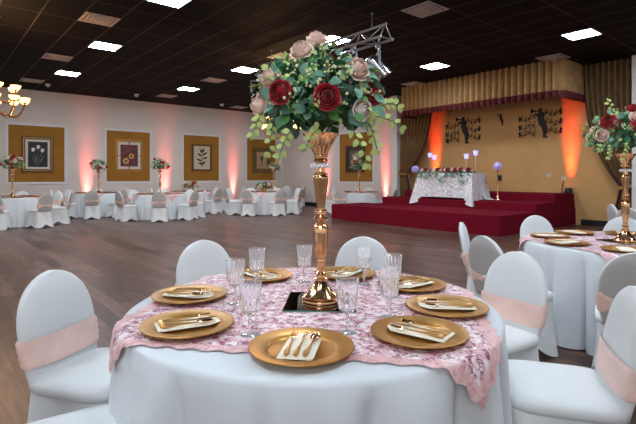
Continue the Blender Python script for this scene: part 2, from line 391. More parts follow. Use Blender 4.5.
cross = bpy.data.objects['framed_picture.001'] if 'framed_picture.001' in bpy.data.objects else None
if cross:
    MB().box(-.47, -.33, -.054, -.018, -.01, .01).box(.33, .47, -.054, -.018, -.01, .01).box(-.01, .01, -.054, -.018, .42, .56).box(-.01, .01, -.054, -.018, -.56, -.42).build('frame_strap', M['frameblack'], cross, False)
picture((9.03, py_, 2.125), 0, .92, 1.15, 'picture of a dark leafy branch on cream paper, in a thin bronze frame', [(0,.5,1,0),(.5,1,.7,0)], [M['framebronze']], .085, .012, M['matcream'], art_leaves)
picture((12.08, py_, 2.08), 0, .98, 1.18, 'picture with a small beige urn print in a very wide olive gold frame', [(0,.25,1,0),(.25,.85,.75,0),(.85,1,.9,1)], [M['frameolive'], M['framegold']], .22, .07, M['artbeige'], art_urn)
picture((WB-.008, 13.43, 2.03), -PI/2, 1.05, 1.08, 'picture of a blurred pale bloom in a wide dark frame, wall beyond the stage', [(0,.3,1,0),(.3,1,.7,0)], [M['framedark']], .17, .03, M['framedark'], art_bloom)

# ------------------------------------------------------------------ ceiling fixtures
def ceiling_light(x, y, first, label):
    if first is None:
        t = thing('ceiling_light', label, 'light', (x, y, CEIL), 0, 'square cool white ceiling lights')
        f = MB(); a, b = .30, .275
        f.box(-a, a, b, a, -.014, 0).box(-a, a, -a, -b, -.014, 0).box(-a, -b, -b, b, -.014, 0).box(b, a, -b, b, -.014, 0)
        f.build('frame', M['lightframe'], t, False)
        MB().box(-b, b, -b, b, -.010, -.002).build('diffuser', M['lamp'], t, False)
        return t
    return dup(first, (x, y, CEIL), 0, label, 'square cool white ceiling lights')
L_ = [(3.085, 7.5, 'lit square ceiling light cut by the top edge, above the sunflower picture'), (3.085, 11.16, 'lit square ceiling light between the two left ceiling vents, nearer one'),
      (3.085, 14.82, 'small lit square ceiling light nearest the tulip picture wall, left'), (6.745, 11.16, 'lit square ceiling light just left of the tall bouquet top'),
      (6.745, 14.82, 'small lit square ceiling light left of centre, above the botanical picture'), (6.745, 7.5, 'lit square ceiling light seen through the lighting truss'),
      (10.405, 7.5, 'lit square ceiling light above the left half of the stage valance'), (10.405, 3.85, 'lit square ceiling light at upper right above the stage corner'),
      (10.405, 14.82, 'lit square ceiling light mostly hidden behind the pink roses at left'), (6.745, 3.85, 'square ceiling light just above the top edge, right of centre'),
      (3.085, 3.85, 'square ceiling light overhead, outside the view, right'), (-.575, 3.85, 'square ceiling light overhead, outside the view, left'),
      (-.575, .19, 'square ceiling light overhead behind the viewer, left'), (3.085, .19, 'square ceiling light overhead behind the viewer, right'),
      (6.745, .19, 'square ceiling light overhead beyond the right edge'), (-.575, 7.5, 'square ceiling light beyond the left edge, middle'), (-.575, 11.16, 'square ceiling light beyond the left edge, far')]
first = None
for x, y, lb in L_:
    o = ceiling_light(x, y, first, lb); first = first or o
def vent(x, y, first, label, rz=0):
    if first is None:
        t = thing('ceiling_vent', label, 'vent', (x, y, CEIL), rz, 'white ceiling air vents')
        MB().box(-.29, .29, -.29, .29, -.006, 0).build('backing', M['ventdark'], t, False)
        f = MB()
        for k, (a, z) in enumerate(((.30, .012), (.225, .02), (.155, .028), (.09, .035))):
            c = .045; 
            for sx, sy in ((1,0),(-1,0),(0,1),(0,-1)):
                if sx: f.box(min(sx*a, sx*(a-c)), max(sx*a, sx*(a-c)), -a, a, -z, -.004)
                else: f.box(-a+c, a-c, min(sy*a, sy*(a-c)), max(sy*a, sy*(a-c)), -z, -.004)
        f.box(-.03, .03, -.03, .03, -.036, -.004)
        f.build('louvres', M['ventwhite'], t, False)
        return t
    return dup(first, (x, y, CEIL), rz, label, 'white ceiling air vents')
VT = [(2.475, 9.33, 'white ceiling vent at upper left, the largest on that side'), (2.475, 12.99, 'white ceiling vent left, between the two left ceiling lights'),
      (2.475, 16.65, 'far white ceiling vent at left, just above the wall and chandelier'), (6.745, 16.65, 'small white ceiling vent near the wall left of the small far light'),
      (6.745, 12.99, 'white ceiling vent left of centre between two lit panels'), (6.745, 5.07, 'white square ceiling vent at top centre right of the truss'),
      (11.9, 5.07, 'white ceiling vent above the right corner of the stage valance'), (11.9, 9.38, 'white ceiling vent above the left end of the stage valance'),
      (10.2, 17.4, 'thin far ceiling vent close to the wall, left of the bouquet'), (6.745, 9.33, 'ceiling vent in warm light beside the truss and bouquet top')]
first = None
for x, y, lb in VT:
    o = vent(x, y, first, lb); first = first or o
first = None
for x, y, lb in ((2.96, 16.96, 'white smoke detector right of the far left ceiling vent'), (5.78, 17.04, 'white smoke detector above the sunflower picture'), (9.24, 17.08, 'white smoke detector above the botanical picture')):
    if first is None:
        first = thing('smoke_detector', lb, 'smoke detector', (x, y, CEIL), 0, 'ceiling smoke detectors')
        MB().lathe([(.09, 0), (.09, -.015)], 24, cap0=True).build('base_plate', M['detector'], first)
        MB().lathe([(.07, -.015), (.065, -.06), (.045, -.09), (.02, -.10)], 24).build('sensor_head', M['detector'], first)
    else: dup(first, (x, y, CEIL), 0, lb, 'ceiling smoke detectors')

# ------------------------------------------------------------------ chandeliers
def chandelier(loc, label):
    t = thing('chandelier', label, 'chandelier', loc, 0, 'bronze chandeliers with warm bowl shades')
    top = CEIL - loc[2]
    s_ = MB().lathe([(.002, -.30), (.03, -.27), (.045, -.2), (.02, -.12), (.03, -.05), (.06, 0), (.035, .08), (.02, .15), (.03, .25), (.05, .32), (.02, .38), (.012, .42)], 20)
    s_.build('stem', M['bronze'], t)
    ch = MB().lathe([(.008, .42), (.008, top-.06)], 8).lathe([(.02, top-.06), (.07, top-.02), (.075, top)], 20)
    for k in range(int((top-.5)/.06)): ch.ball((0, 0, .45+k*.06), .017, 8, sc_=(1, .5, 1.3))
    ch.build('chain', M['bronze'], t)
    for tier, (n, R_, z0, zc) in enumerate(((10, .47, -.16, -.02), (6, .33, .06, .20))):
        for k in range(n):
            a = 2*PI*(k+.3*tier)/n + .2; d = Vector((math.cos(a), math.sin(a), 0)); pts = []
            for j in range(11):
                u = j/10; r = .03 + (R_-.03)*(1-(1-u)**1.6)
                pts.append(d*r + Vector((0, 0, z0 - .10*math.sin(PI*min(1, u*1.15))*(1 if tier == 0 else .6) + (zc-z0)*max(0, u-.55)/.45*1.0)))
            ar = MB().tube(pts, .011, 8); e = pts[-1]
            ar.lathe([(.012, 0), (.03, .015), (.022, .03)], 14, e)
            ao = ar.build('arm', M['bronze'], t)
            MB().lathe([(.022, .025), (.05, .035), (.075, .065), (.088, .105), (.083, .105), (.07, .07), (.045, .042), (.02, .034)], 20, e).build('lamp_shade', M['shade'], ao)
    return t
c1 = at(-5.9, 8.5, 2.70); c2 = at(-.95, 12.0, 2.55)
ch1 = chandelier(c1, 'large warm-lit bronze chandelier cut off by the left edge')
dup(ch1, c2, .3, 'warm-lit bronze chandelier half hidden behind the tall main bouquet', 'bronze chandeliers with warm bowl shades')
ob = [o for o in bpy.data.objects if o.name.startswith('chandelier') and o.parent is None]
# shorten / lengthen is not needed: both hang on chains that end inside the ceiling line
def lamp(name, kind, loc, energy, color, **kw):
    d = bpy.data.lights.new(name, kind); d.energy = energy; d.color = color
    for k, v in kw.items(): setattr(d, k, v)
    o = bpy.data.objects.new(name, d); col.objects.link(o); o.location = loc; return o
for c in (c1, c2):
    lamp('chandelier_glow', 'POINT', c + Vector((0, 0, .62)), 75, (1, .62, .30), shadow_soft_size=.12)

# ------------------------------------------------------------------ lighting truss with spotlights
TX = 6.18; TZ = 3.86; TY0, TY1 = 5.45, 9.5
tr = thing('lighting_truss', 'grey aluminium lighting truss hung under the black ceiling behind the bouquet', 'truss', (TX, TY0, TZ))
chords = [(-.02, .15), (-.15, -.09), (.15, -.09)]
for (cx, cz) in chords:
    MB().tube([(cx, 0, cz), (cx, TY1-TY0, cz)], .026, 10).build('chord', M['steel'], tr)
ln = TY1-TY0; nb = 13
for a, b in ((0, 1), (0, 2), (1, 2)):
    m_ = MB()
    for k in range(nb):
        y0 = .05 + (ln-.1)*k/nb; y1 = .05 + (ln-.1)*(k+1)/nb; A, B = (a, b) if k % 2 == 0 else (b, a)
        m_.tube([(chords[A][0], y0, chords[A][1]), (chords[B][0], y1, chords[B][1])], .011, 6)
    for y0 in (.03, ln-.03): m_.tube([(chords[a][0], y0, chords[a][1]), (chords[b][0], y0, chords[b][1])], .011, 6)
    m_.build('bracing', M['steel'], tr)
for y in (.35, ln-.5): MB().tube([(-.02, y, .15), (-.02, y, CEIL-TZ)], .007, 6).lathe([(.03, CEIL-TZ-.015), (.03, CEIL-TZ)], 10, (-.02, y, 0)).build('hanging_rod', M['steel'], tr)
def spot_can(loc, rz, tilt, label, first=None):
    if first is not None:
        o = dup(first, loc, rz, label, 'chrome spotlights on the truss'); return o
    t = thing('spotlight', label, 'spotlight', loc, rz, 'chrome spotlights on the truss')
    MB().box(-.03, .03, -.03, .03, -.05, 0).tube([(0,0,-.05), (0,0,-.12)], .012).build('clamp', M['steel'], t)
    y_ = MB()
    for s in (-1, 1): y_.box(s*.125-.006, s*.125+.006, -.015, .015, -.36, -.12)
    y_.box(-.13, .13, -.015, .015, -.13, -.118); y_.build('yoke', M['steel'], t, False)
    t.scale = (1.45, 1.45, 1.2)
    mt = Matrix.Translation((0, 0, -.34)) @ Matrix.Rotation(tilt, 4, 'X')
    MB().lathe([(.05, .19), (.085, .17), (.10, .12), (.10, -.06), (.112, -.07), (.112, -.16), (.10, -.16), (.10, -.10)], 28, mtx=mt, cap1=False).build('can', M['chrome'], t)
    MB().lathe([(.001, -.095), (.10, -.10)], 24, mtx=mt, cap1=False).build('lens', M['darkglass'], t)
    return t
s1 = spot_can((TX+.15, 5.80, TZ-.115), -2.27, .6, 'chrome spotlight hanging at the right end of the truss')
spot_can((TX-.15, 6.15, TZ-.115), -2.0, .55, 'chrome spotlight on the truss, just left of the end spotlight, partly behind leaves', s1)
spot_can((TX+.15, 6.6, TZ-.115), 1.6, .55, 'lower chrome spotlight on the truss peeking out above the pink rose at right', s1)
spot_can((TX-.15, 9.35, TZ-.115), 2.6, .55, 'chrome spotlight hanging at the far left end of the truss', s1)

# ------------------------------------------------------------------ stage
SZ1, SZ2, SZ3 = .46, .66, .86
SX1, SX2, SX3 = 9.62, 11.39, 12.5
def platform(x0, x1, y0, y1, z0, z1, label):
    o = MB().bbox(x0, x1, y0, y1, z0, z1, .012).build('stage_platform', M['carpet'], None, False)
    return tag(o, label, 'stage platform', 'red carpeted stage levels')
platform(SX1, WG-.012, 5.23, 10.28, 0, SZ1, 'lowest front level of the red carpeted stage')
platform(SX2, WG-.012, 5.25, 10.27, SZ1, SZ2, 'middle red carpeted stage level carrying the rosette-covered head table')
platform(SX3, WG-.012, 5.27, 10.25, SZ2, SZ3, 'narrow top red carpeted riser along the gold stage wall')
platform(SX1+.13, 11.2, 10.29, 10.93, 0, SZ1-.01, 'small red carpeted platform at the left end of the stage')

# head table cloth
TBX0, TBX1, TBY0, TBY1, TTZ = 11.55, 12.25, 7.09, 8.92, 1.425
def head_cloth():
    m_ = MB(); cx, cy = (TBX0+TBX1)/2, (TBY0+TBY1)/2; hx, hy = (TBX1-TBX0)/2, (TBY1-TBY0)/2
    loop = []; nx, ny = 14, 36
    for i in range(ny): loop.append((-hx, hy-2*hy*i/ny, -1, 0))
    for i in range(nx): loop.append((-hx+2*hx*i/nx, -hy, 0, -1))
    for i in range(ny): loop.append((hx, -hy+2*hy*i/ny, 1, 0))
    for i in range(nx): loop.append((hx-2*hx*i/nx, hy, 0, 1))
    rings = []; NV = 16
    for j in range(NV+1):
        v = j/NV; ring = []
        for k, (x, y, a, b) in enumerate(loop):
            dc = min(math.hypot(x-sx*hx, y-sy*hy) for sx in (-1, 1) for sy in (-1, 1))
            cn = max(0, 1-dc/.34); cn = cn*cn*(3-2*cn)
            front = 1 if x < 0 else 0
            out = .012 + .02*v*(1+math.sin(k*1.1)) * (1-cn) + cn*.33*v*(1.0 if front else .6)
            zb = SZ2 + .012 - (cn**.6*.17*front if cn > .45 else 0) + (.05 if (front and cn < .45 and a) else 0)
            s = Vector((x + a*out, y + b*out, 0))
            if cn > 0:
                q = Vector((math.copysign(1, x)*(.72 if x < 0 else .5), math.copysign(1, y)*.5, 0))*out
                s = s*(1-cn) + (Vector((x, y, 0)) + q)*cn
            ring.append((cx+s.x, cy+s.y, TTZ-.005 - (TTZ-.005-zb)*v))
        rings.append(ring)
    top = [[(cx + x*.985*s, cy + y*.985*s, TTZ) for x, y, a, b in loop] for s in (.02, .5, 1)]
    m_.loft(top + rings, True, False)
    o = m_.build('tablecloth', M['rosette'])
    tag(o, 'white rosette-textured cloth with hanging corners over the head table on the stage', 'tablecloth')
    tl = MB()
    def fn(u, v):
        y = TBY0-.03-.50*u; x = TBX0+.42+.42*v*(1-.5*u) + .02*math.sin(9*u)
        return (x, y, SZ2+.012+.03*abs(math.sin(7*u+3*v))*(1-u) + .12*max(0, .2-u)*5*.5)
    tl.grid(fn, 14, 8); tl.build('train', M['rosette'], o)
head_cloth()

# ------------------------------------------------------------------ flowers
def rose_mb(r=.05, mi=0):
    m_ = MB()
    layers = [(3, .22, -.6, 1.16), (3, .38, -.8, 1.18), (4, .56, -.7, 1.14), (5, .76, -.2, 1.04), (5, .92, .45, .86), (5, 1.0, .95, .62)]
    for li, (n, R_, op, hh) in enumerate(layers):
        for k in range(n):
            a0 = 2*PI*k/n + li*.55; wid = 2*PI/n*1.6
            def fn(u, v, R_=R_, op=op, hh=hh, a0=a0, wid=wid, n=n):
                a = a0 + (u-.5)*wid*(.55+.45*math.sin(PI*min(1, v*.8+.15)))
                rr = r*R_*(.22 + .78*math.sin(min(1, v*1.25)*PI/2)) + r*op*.24*max(0, v-.6)**2/.16
                rr *= 1 + .06*math.cos((u-.5)*PI)
                z = -r*.75 + r*(.55+hh*.85)*v - r*op*.26*max(0, v-.72)/.28 - r*.22*(abs(u-.5)*2)**2*v
                return (rr*math.cos(a), rr*math.sin(a), z)
            m_.grid(fn, 5, 5, mi)
    m_.ball((0, 0, -.3*r), r*.45, 10, mi)
    return m_
ROSE = {}
def rose(kind, parent, pos, d, s=1.0):
    nm = {'p': 'pink_rose', 'w': 'pale_rose', 'r': 'red_rose'}[kind]
    if kind not in ROSE:
        o = rose_mb().build(nm, M['rose'+kind], parent); ROSE[kind] = o
    else:
        o = ROSE[kind].copy(); o.name = nm; col.objects.link(o); o.parent = parent
    q = Vector(d).normalized().to_track_quat('Z', 'Y')
    o.rotation_mode = 'QUATERNION'; o.rotation_quaternion = q @ Matrix.Rotation(random.uniform(0, 6.28), 3, 'Z').to_quaternion()
    o.location = pos; o.scale = (s*.82,)*3
    return o
def add_leaf(m_, p, d, nrm, L, w, curl=.3, mi=0):
    d = Vector(d).normalized(); s = d.cross(Vector(nrm)); s = s.normalized() if s.length > 1e-4 else d.orthogonal().normalized(); n = s.cross(d)
    vs = []
    for t, ww in ((0, .12), (.25, .8), (.5, 1), (.78, .62), (1, .04)):
        c = Vector(p) + d*(L*t) - n*(curl*L*t*t)
        vs += [c - s*(w*ww) + n*(w*.25*ww), c, c + s*(w*ww) + n*(w*.25*ww)]
    fs = []
    for k in range(4):
        for j in range(2): fs.append((k*3+j, k*3+j+1, k*3+j+4, k*3+j+3))
    m_.add(vs, fs, mi)
def rdir(rng, zmin=-.6):
    while True:
        v = Vector((rng.gauss(0, 1), rng.gauss(0, 1), rng.gauss(0, 1))).normalized()
        if v.z > zmin: return v
def foliage(t, rad, nl, rng, core=True, scale=1.0, zmin=-.65):
    rad = Vector(rad)
    def place(n, name, m, L0, L1, wr, s0, s1, droop, flat=False):
        mb = MB()
        for k in range(n):
            v = rdir(rng, zmin); q = rng.uniform(s0, s1); p = Vector((v.x*rad.x*q, v.y*rad.y*q, v.z*rad.z*q))
            d = (v*.8 + Vector((rng.gauss(0, .5), rng.gauss(0, .5), rng.gauss(-droop, .4)))).normalized()
            nn = (v + Vector((rng.gauss(0, .4), rng.gauss(0, .4), rng.gauss(.3, .4))))
            L = rng.uniform(L0, L1)*scale*.86
            add_leaf(mb, p, d, nn, L, L*wr, rng.uniform(.1, .45))
        return mb.build(name, m, t)
    place(int(nl*.26), 'dark_foliage', M['leafd'], .05, .085, .36, .35, .88, .25)
    place(int(nl*.30), 'blue_green_foliage', M['leafb'], .045, .075, .40, .62, .99, .2)
    place(int(nl*.22), 'bright_foliage', M['leafm'], .045, .07, .36, .6, 1.0, .15)
    place(int(nl*.22), 'pale_foliage', M['leafl'], .028, .045, .42, .75, 1.12, .1)
    b = MB()
    for k in range(int(nl*.09)):
        v = rdir(rng, -.3); p = Vector((v.x*rad.x, v.y*rad.y, v.z*rad.z))*rng.uniform(.86, 1.02)
        for j in range(9):
            b.ball(p + Vector((rng.gauss(0, .017), rng.gauss(0, .017), rng.gauss(0, .017)))*scale, rng.uniform(.004, .008)*scale, 6)
    b.build('bud_sprigs', M['bud'], t)['kind'] = 'stuff'
    if core:
        s_ = MB()
        for k in range(24):
            v = rdir(rng, -.2); s_.tube([(0, 0, -rad.z*.75), Vector((v.x*rad.x, v.y*rad.y, v.z*rad.z))*.45, Vector((v.x*rad.x, v.y*rad.y, v.z*rad.z))*.85], .0035, 5)
        s_.ball((0, 0, -rad.z*.25), .35*rad.x, 12, sc_=(1, 1, .8))
        s_.build('stems', M['stem'], t)

# tall stand, origin at its foot
def make_stand(loc, label):
    t = thing('centerpiece_stand', label, 'flower stand', loc, 0, 'tall gold flower stands')
    b = MB().lathe([(.088, 0), (.090, .008), (.088, .014), (.078, .02), (.080, .026), (.070, .034), (.058, .045), (.045, .06), (.034, .075), (.027, .088), (.030, .095), (.030, .103), (.021, .108), (.020, .118), (.027, .124), (.029, .131), (.024, .137)], 48, flute=lambda k: (.03, 14) if 6 <= k <= 10 else None)
    b.build('base', M['gold'], t)
    fl = lambda lo, hi, n: (lambda k: (.045, n) if lo <= k <= hi else None)
    MB().lathe([(.018, .137), (.017, .165), (.020, .172), (.022, .18), (.020, .186), (.022, .20), (.027, .225), (.031, .26), (.033, .30), (.034, .325), (.030, .34), (.020, .347), (.016, .352), (.017, .36), (.033, .366), (.034, .371), (.02, .378), (.018, .386), (.028, .395), (.030, .404), (.026, .412)], 48, flute=fl(5, 9, 12)).build('lower_column', M['gold'], t)
    MB().lathe([(.018, .412), (.018, .42), (.021, .45), (.025, .485), (.030, .52), (.034, .55), (.035, .558), (.030, .566), (.032, .572), (.019, .58), (.017, .60)], 48, flute=fl(2, 5, 12)).build('upper_column', M['gold'], t)
    c = MB()
    for k in range(12):
        a = 2*PI*k/12; c.ball((.036*math.cos(a), .036*math.sin(a), .609), .0115, 8)
    c.lathe([(.028, .60), (.03, .609), (.028, .618)], 20); c.build('crystal_ring', M['crystal'], t)
    MB().lathe([(.018, .618), (.030, .624), (.032, .632), (.026, .64), (.031, .646), (.032, .652), (.030, .658), (.040, .682), (.052, .708), (.064, .73), (.076, .748), (.082, .752), (.078, .750), (.06, .725), (.04, .69), (.022, .66)], 64, flute=lambda k: (.06, 16) if 7 <= k <= 10 else None).build('flower_cup', M['gold'], t)
    return t
TABZ = .765; CLZ = .771                     # cloth top and lace top
MAIN = at(-.023, 2.09)
SC = MAIN + RD*.036
S0 = Vector((SC.x, SC.y, CLZ+.007))
STAND = make_stand(S0, 'gold fluted candlestick-like flower stand at the centre of the nearest table')
# bouquets: rose positions in metres as (right, towards viewer, up, kind, size) from the bouquet centre
def make_bouquet(loc, label, roses, rad, nl, seed, group='rose bouquets in tall gold stands', zmin=-.65, name='rose_bouquet'):
    t = thing(name, label, 'bouquet', loc, 0, group); rng = random.Random(seed)
    for (r_, f_, u_, k, s) in roses:
        p = RD*r_ - VD*f_ + Vector((0, 0, u_))
        d = p.normalized() + Vector((0, 0, .15)) - VD*.35
        rose(k, t, p, d, s)
    foliage(t, rad, nl, rng, zmin=zmin)
    return t
RM = [(-.02, .08, .236, 'p', 1.02), (-.081, .15, .172, 'p', 1.05), (-.215, .12, .068, 'p', .98), (-.263, .08, -.044, 'p', 1.08), (.150, .18, .089, 'p', 1.1),
      (.170, .16, -.075, 'w', .95), (-.165, .22, -.012, 'r', 1.02), (.022, .28, -.041, 'r', 1.08), (.222, .10, .0, 'r', 1.08), (.044, .14, .150, 'r', .55),
      (-.05, -.25, .05, 'p', 1.05), (.18, -.22, .02, 'r', 1.05), (-.2, -.18, .03, 'r', 1.05), (.04, -.2, .15, 'p', 1), (.05, -.28, -.1, 'w', 1), (.22, -.1, .1, 'p', .9)]
B0 = (SC.x, SC.y, 1.69)
BOUQ = make_bouquet(B0, 'large rose and greenery bouquet atop the stand on the nearest table', RM, (.268, .268, .205), 900, 3)
# trailing sprays of the main bouquet
def sprays(t, specs, seed):
    rng = random.Random(seed)
    for (r0, f0, u0, r1, f1, u1) in specs:
        st = MB(); lf = MB()
        a = RD*r0 - VD*f0 + Vector((0, 0, u0)); b = RD*r1 - VD*f1 + Vector((0, 0, u1)); m_ = (a+b)/2 + Vector((0, 0, .03))
        pts = [a*(1-s)**2 + m_*2*s*(1-s) + b*s*s for s in [i/7 for i in range(8)]]
        st.tube(pts, .0022, 5)
        sd = (b-a).normalized().cross(VD).normalized()
        for q, p in enumerate(pts[1:]):
            sg = 1 if q % 2 else -1
            add_leaf(lf, p, (b-a).normalized()*.5 + sd*sg + Vector((0, 0, rng.uniform(-.5, .3))), -VD + Vector((rng.uniform(-.5, .5), rng.uniform(-.5, .5), .4)), rng.uniform(.026, .038), .013, .3)
        add_leaf(lf, b, (b-a), -VD, .03, .010, .3)
        s_ = st.build('trailing_spray', M['stem'], t); lf.build('spray_leaves', M['leafl'], s_)
sprays(BOUQ, [(.18, .15, -.1, .34, .12, -.14), (.12, .2, -.15, .19, .2, -.30), (.2, .1, -.12, .24, .1, -.235), (-.2, .15, -.12, -.22, .12, -.25), (-.12, .2, -.16, -.17, .2, -.27), (-.25, .1, -.08, -.29, .1, -.17), (.24, .1, -.06, .33, .1, -.05), (.0, .22, -.15, -.06, .2, -.23)], 5)

# ------------------------------------------------------------------ round tables
def tablecloth_mb(R=.80, seed=0, n=144, amp=.032):
    rng = random.Random(seed); ks = [(rng.randint(9, 13), rng.uniform(0, 6), .5), (rng.randint(15, 19), rng.uniform(0, 6), .38), (rng.randint(22, 27), rng.uniform(0, 6), .28), (5, rng.uniform(0, 6), .25)]
    rings = []
    for r in (.02, .3, .6, R-.03, R-.012): rings.append([(r*math.cos(2*PI*i/n), r*math.sin(2*PI*i/n), TABZ) for i in range(n)])
    rings.append([((R-.003)*math.cos(2*PI*i/n), (R-.003)*math.sin(2*PI*i/n), TABZ-.006) for i in range(n)])
    for j in range(13):
        v = j/12; ring = []
        for i in range(n):
            t = 2*PI*i/n; w = sum(a*math.sin(k*t + p + .35*v*math.sin(3*t)) for k, p, a in ks)*.7
            cr = 1 - abs(math.sin(ks[1][0]*t*.5 + ks[1][1] + .5*math.sin(2*t+1) + .12*v*math.sin(5*t)))
            w -= 1.5*cr**3 - .25
            r = R + .004 + .012*v + amp*v**.55*(w+.25)
            ring.append((r*math.cos(t), r*math.sin(t), TABZ-.018 - (TABZ-.03)*v))
        rings.append(ring)
    return MB().loft(rings, True, False)
CLOTHS = [tablecloth_mb(seed=s, amp=a).v for s, a in ()]
def overlay_mb(R=.803, side=1.44, n=56, ox=0, oy=0):
    h_ = side/2; m_ = MB()
    def pt(u, v):
        x, y = (u-.5)*side, (v-.5)*side
        e = 1 + .012*math.sin(u*2*PI*16)*(abs(v-.5) > .49) ; e2 = 1 + .012*math.sin(v*2*PI*16)*(abs(u-.5) > .49)
        x, y = x*e2+ox, y*e+oy
        r = math.hypot(x, y)
        if r <= R: return (x, y, CLZ)
        a = math.atan2(y, x); s = r-R
        rr = R + .006 + min(s, .03)*.3 + .006*math.sin(a*9)*min(1, s/.1) + .04*s
        rr += .018*min(1, s/.12)
        return (rr*math.cos(a), rr*math.sin(a), CLZ - max(0, s-.004))
    m_.grid(pt, n, n, uv=lambda u, v: ((u-.5)*side, (v-.5)*side))
    return m_
def charger_mb():
    return MB().lathe([(.001, .004), (.08, .004), (.108, .005), (.116, .012), (.120, .014), (.150, .018), (.166, .021), (.171, .021), (.172, .018), (.165, .014), (.12, .004), (.10, 0), (.001, 0)], 64, cap0=False, cap1=False)
def make_chair(label, loc, rz, group):
    t = thing('banquet_chair', label, 'chair', loc, rz, group); t.scale = (1, 1, .972)
    def back(z):
        s = (z-.43)/.485
        y = .205 + (z-.43)*.19
        if z < .65: w = .185 + .025*math.sin(max(0, s)/.46*PI/2)
        else: w = .21*max(0, 1-((z-.65)/.266)**2.3)**.5
        d = .036*(1 if z < .8 else max(.25, (1-((z-.8)/.118)**2))**.5)
        return w, d, y
    def ring(z, off=0, n=40):
        w, d, y = back(z); w += off; d += off; out = []
        for i in range(n):
            a = 2*PI*i/n; c, s = math.cos(a), math.sin(a); e = 2/2.8
            out.append((w*math.copysign(abs(c)**e, c), y + d*math.copysign(abs(s)**e, s), z))
        return out
    zs = [.43, .47, .51, .55, .60, .65, .70, .74, .78, .81, .84, .865, .885, .90, .909, .914, .9158]
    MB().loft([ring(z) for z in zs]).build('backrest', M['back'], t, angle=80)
    def sq(hx, hy, cy, z, n=64, e=5.0):
        out = []
        for i in range(n):
            a = 2*PI*i/n; c, s = math.cos(a), math.sin(a); k = (abs(c)**e + abs(s)**e)**(-1/e); out.append((hx*k*c, cy + hy*k*s, z))
        return out
    MB().loft([sq(.212, .217, .01, .425), sq(.222, .225, .01, .44), sq(.224, .227, .01, .462), sq(.214, .217, .01, .480), sq(.17, .175, .01, .489), sq(.08, .08, .01, .492)]).build('seat', M['cover'], t, angle=80)
    rings = []; n = 64
    for j in range(11):
        v = j/10; ring_ = []
        for i in range(n):
            a = 2*PI*i/n; c, s = math.cos(a), math.sin(a); e = 6.0; k = (abs(c)**e + abs(s)**e)**(-1/e)
            cor = min(1, (abs(math.sin(2*a)))**1.3*1.05); pin = 1 - .13*math.sin(PI*v)*(1-cor) - .10*v*(1-cor) - .03*math.sin(PI*v)*cor
            hx = .210 + .038*v; hy = .217 + (.065 if s > 0 else .02)*v
            zb = .006 + .085*(1-cor)**1.2
            ring_.append((hx*k*c*pin, .01 + hy*k*s*pin, .43 - (.43-zb)*v))
        rings.append(ring_)
    MB().loft(rings, False, False).build('skirt', M['cover'], t, angle=80)
    sm = MB(); n = 48; rows = []
    for j in range(9):
        v = j/8; row = []
        for i in range(n):
            a = 2*PI*i/n; s = math.sin(a)                      # s>0 is the rear
            rear = max(0, s)**3 if abs(math.cos(a)) < .75 else 0
            hh = .064*(1-.66*rear); z = .582 + .0*rear + (v-.5)*2*hh
            w, d, y = back(z); off = .004 + .0035*math.sin(v*PI*4 + a)**2 + (.004 if 0 < j < 8 else 0)
            e = 2/2.8; c = math.cos(a)
            row.append(((w+off)*math.copysign(abs(c)**e, c), y + (d+off)*math.copysign(abs(s)**e, s), z))
        rows.append(row)
    so = sm.loft(rows, False, False).build('sash', M['sash'], t, angle=60)
    _, d, y = back(.582)
    k = MB().ball((0, y+d+.016, .582), .024, 12, sc_=(.9, .7, 1.15)); k.tube([(0, y+d+.02, .597), (.012, y+d+.035, .567), (0, y+d+.02, .552)], .010, 8)
    k.build('knot', M['knot'], so)
    return t
CH = None
def chair(lat_dep, d, label, group):
    """chair whose seat centre stands at lat/dep, facing along d"""
    global CH
    p = at(*lat_dep)
    if CH is None: CH = make_chair(label, p, face_rot(d), group); return CH
    return dup(CH, p, face_rot(d), label, group)

def cdir(phi, base=None):      # direction from a table centre, measured from 'towards the viewer', positive to the right
    a = math.radians(phi)
    f = VD if base is None else Vector((base.x, base.y, 0)).normalized()
    return Vector((f.y, -f.x, 0))*math.sin(a) - f*math.cos(a)
WHERE = {0: 'near side', 1: 'near right side', 2: 'right side', 3: 'far right side', 4: 'far side', -3: 'far left side', -2: 'left side', -1: 'near left side'}

# -- the nearest table
cl = tablecloth_mb(R=.80, seed=11, n=320, amp=.075).build('tablecloth', M['cloth'], angle=80); cl.location = MAIN
tag(cl, 'white floor-length cloth over the nearest round table', 'tablecloth', 'white round tablecloths')
ov = overlay_mb(n=110, ox=.013, oy=.094).build('lace_overlay', M['lace'], angle=80); ov.location = MAIN; ov.rotation_euler = (0, 0, YAW - PI/2 - math.radians(10.5))
tag(ov, 'square pink sequin lace overlay draped over the nearest round table', 'table overlay', 'pink lace table overlays')
mi = thing('mirror_tile', 'dark square mirror tile under the gold stand on the nearest table', 'mirror', (SC.x, SC.y, CLZ+.001), YAW - PI/2 - math.radians(3))
MB().bbox(-.155, .155, -.155, .155, .0045, .006, .001).build('glass_face', M['mirror'], mi, False)
MB().box(-.156, .156, -.156, .156, 0, .0046).build('edge', M['mirror_edge'], mi, False)

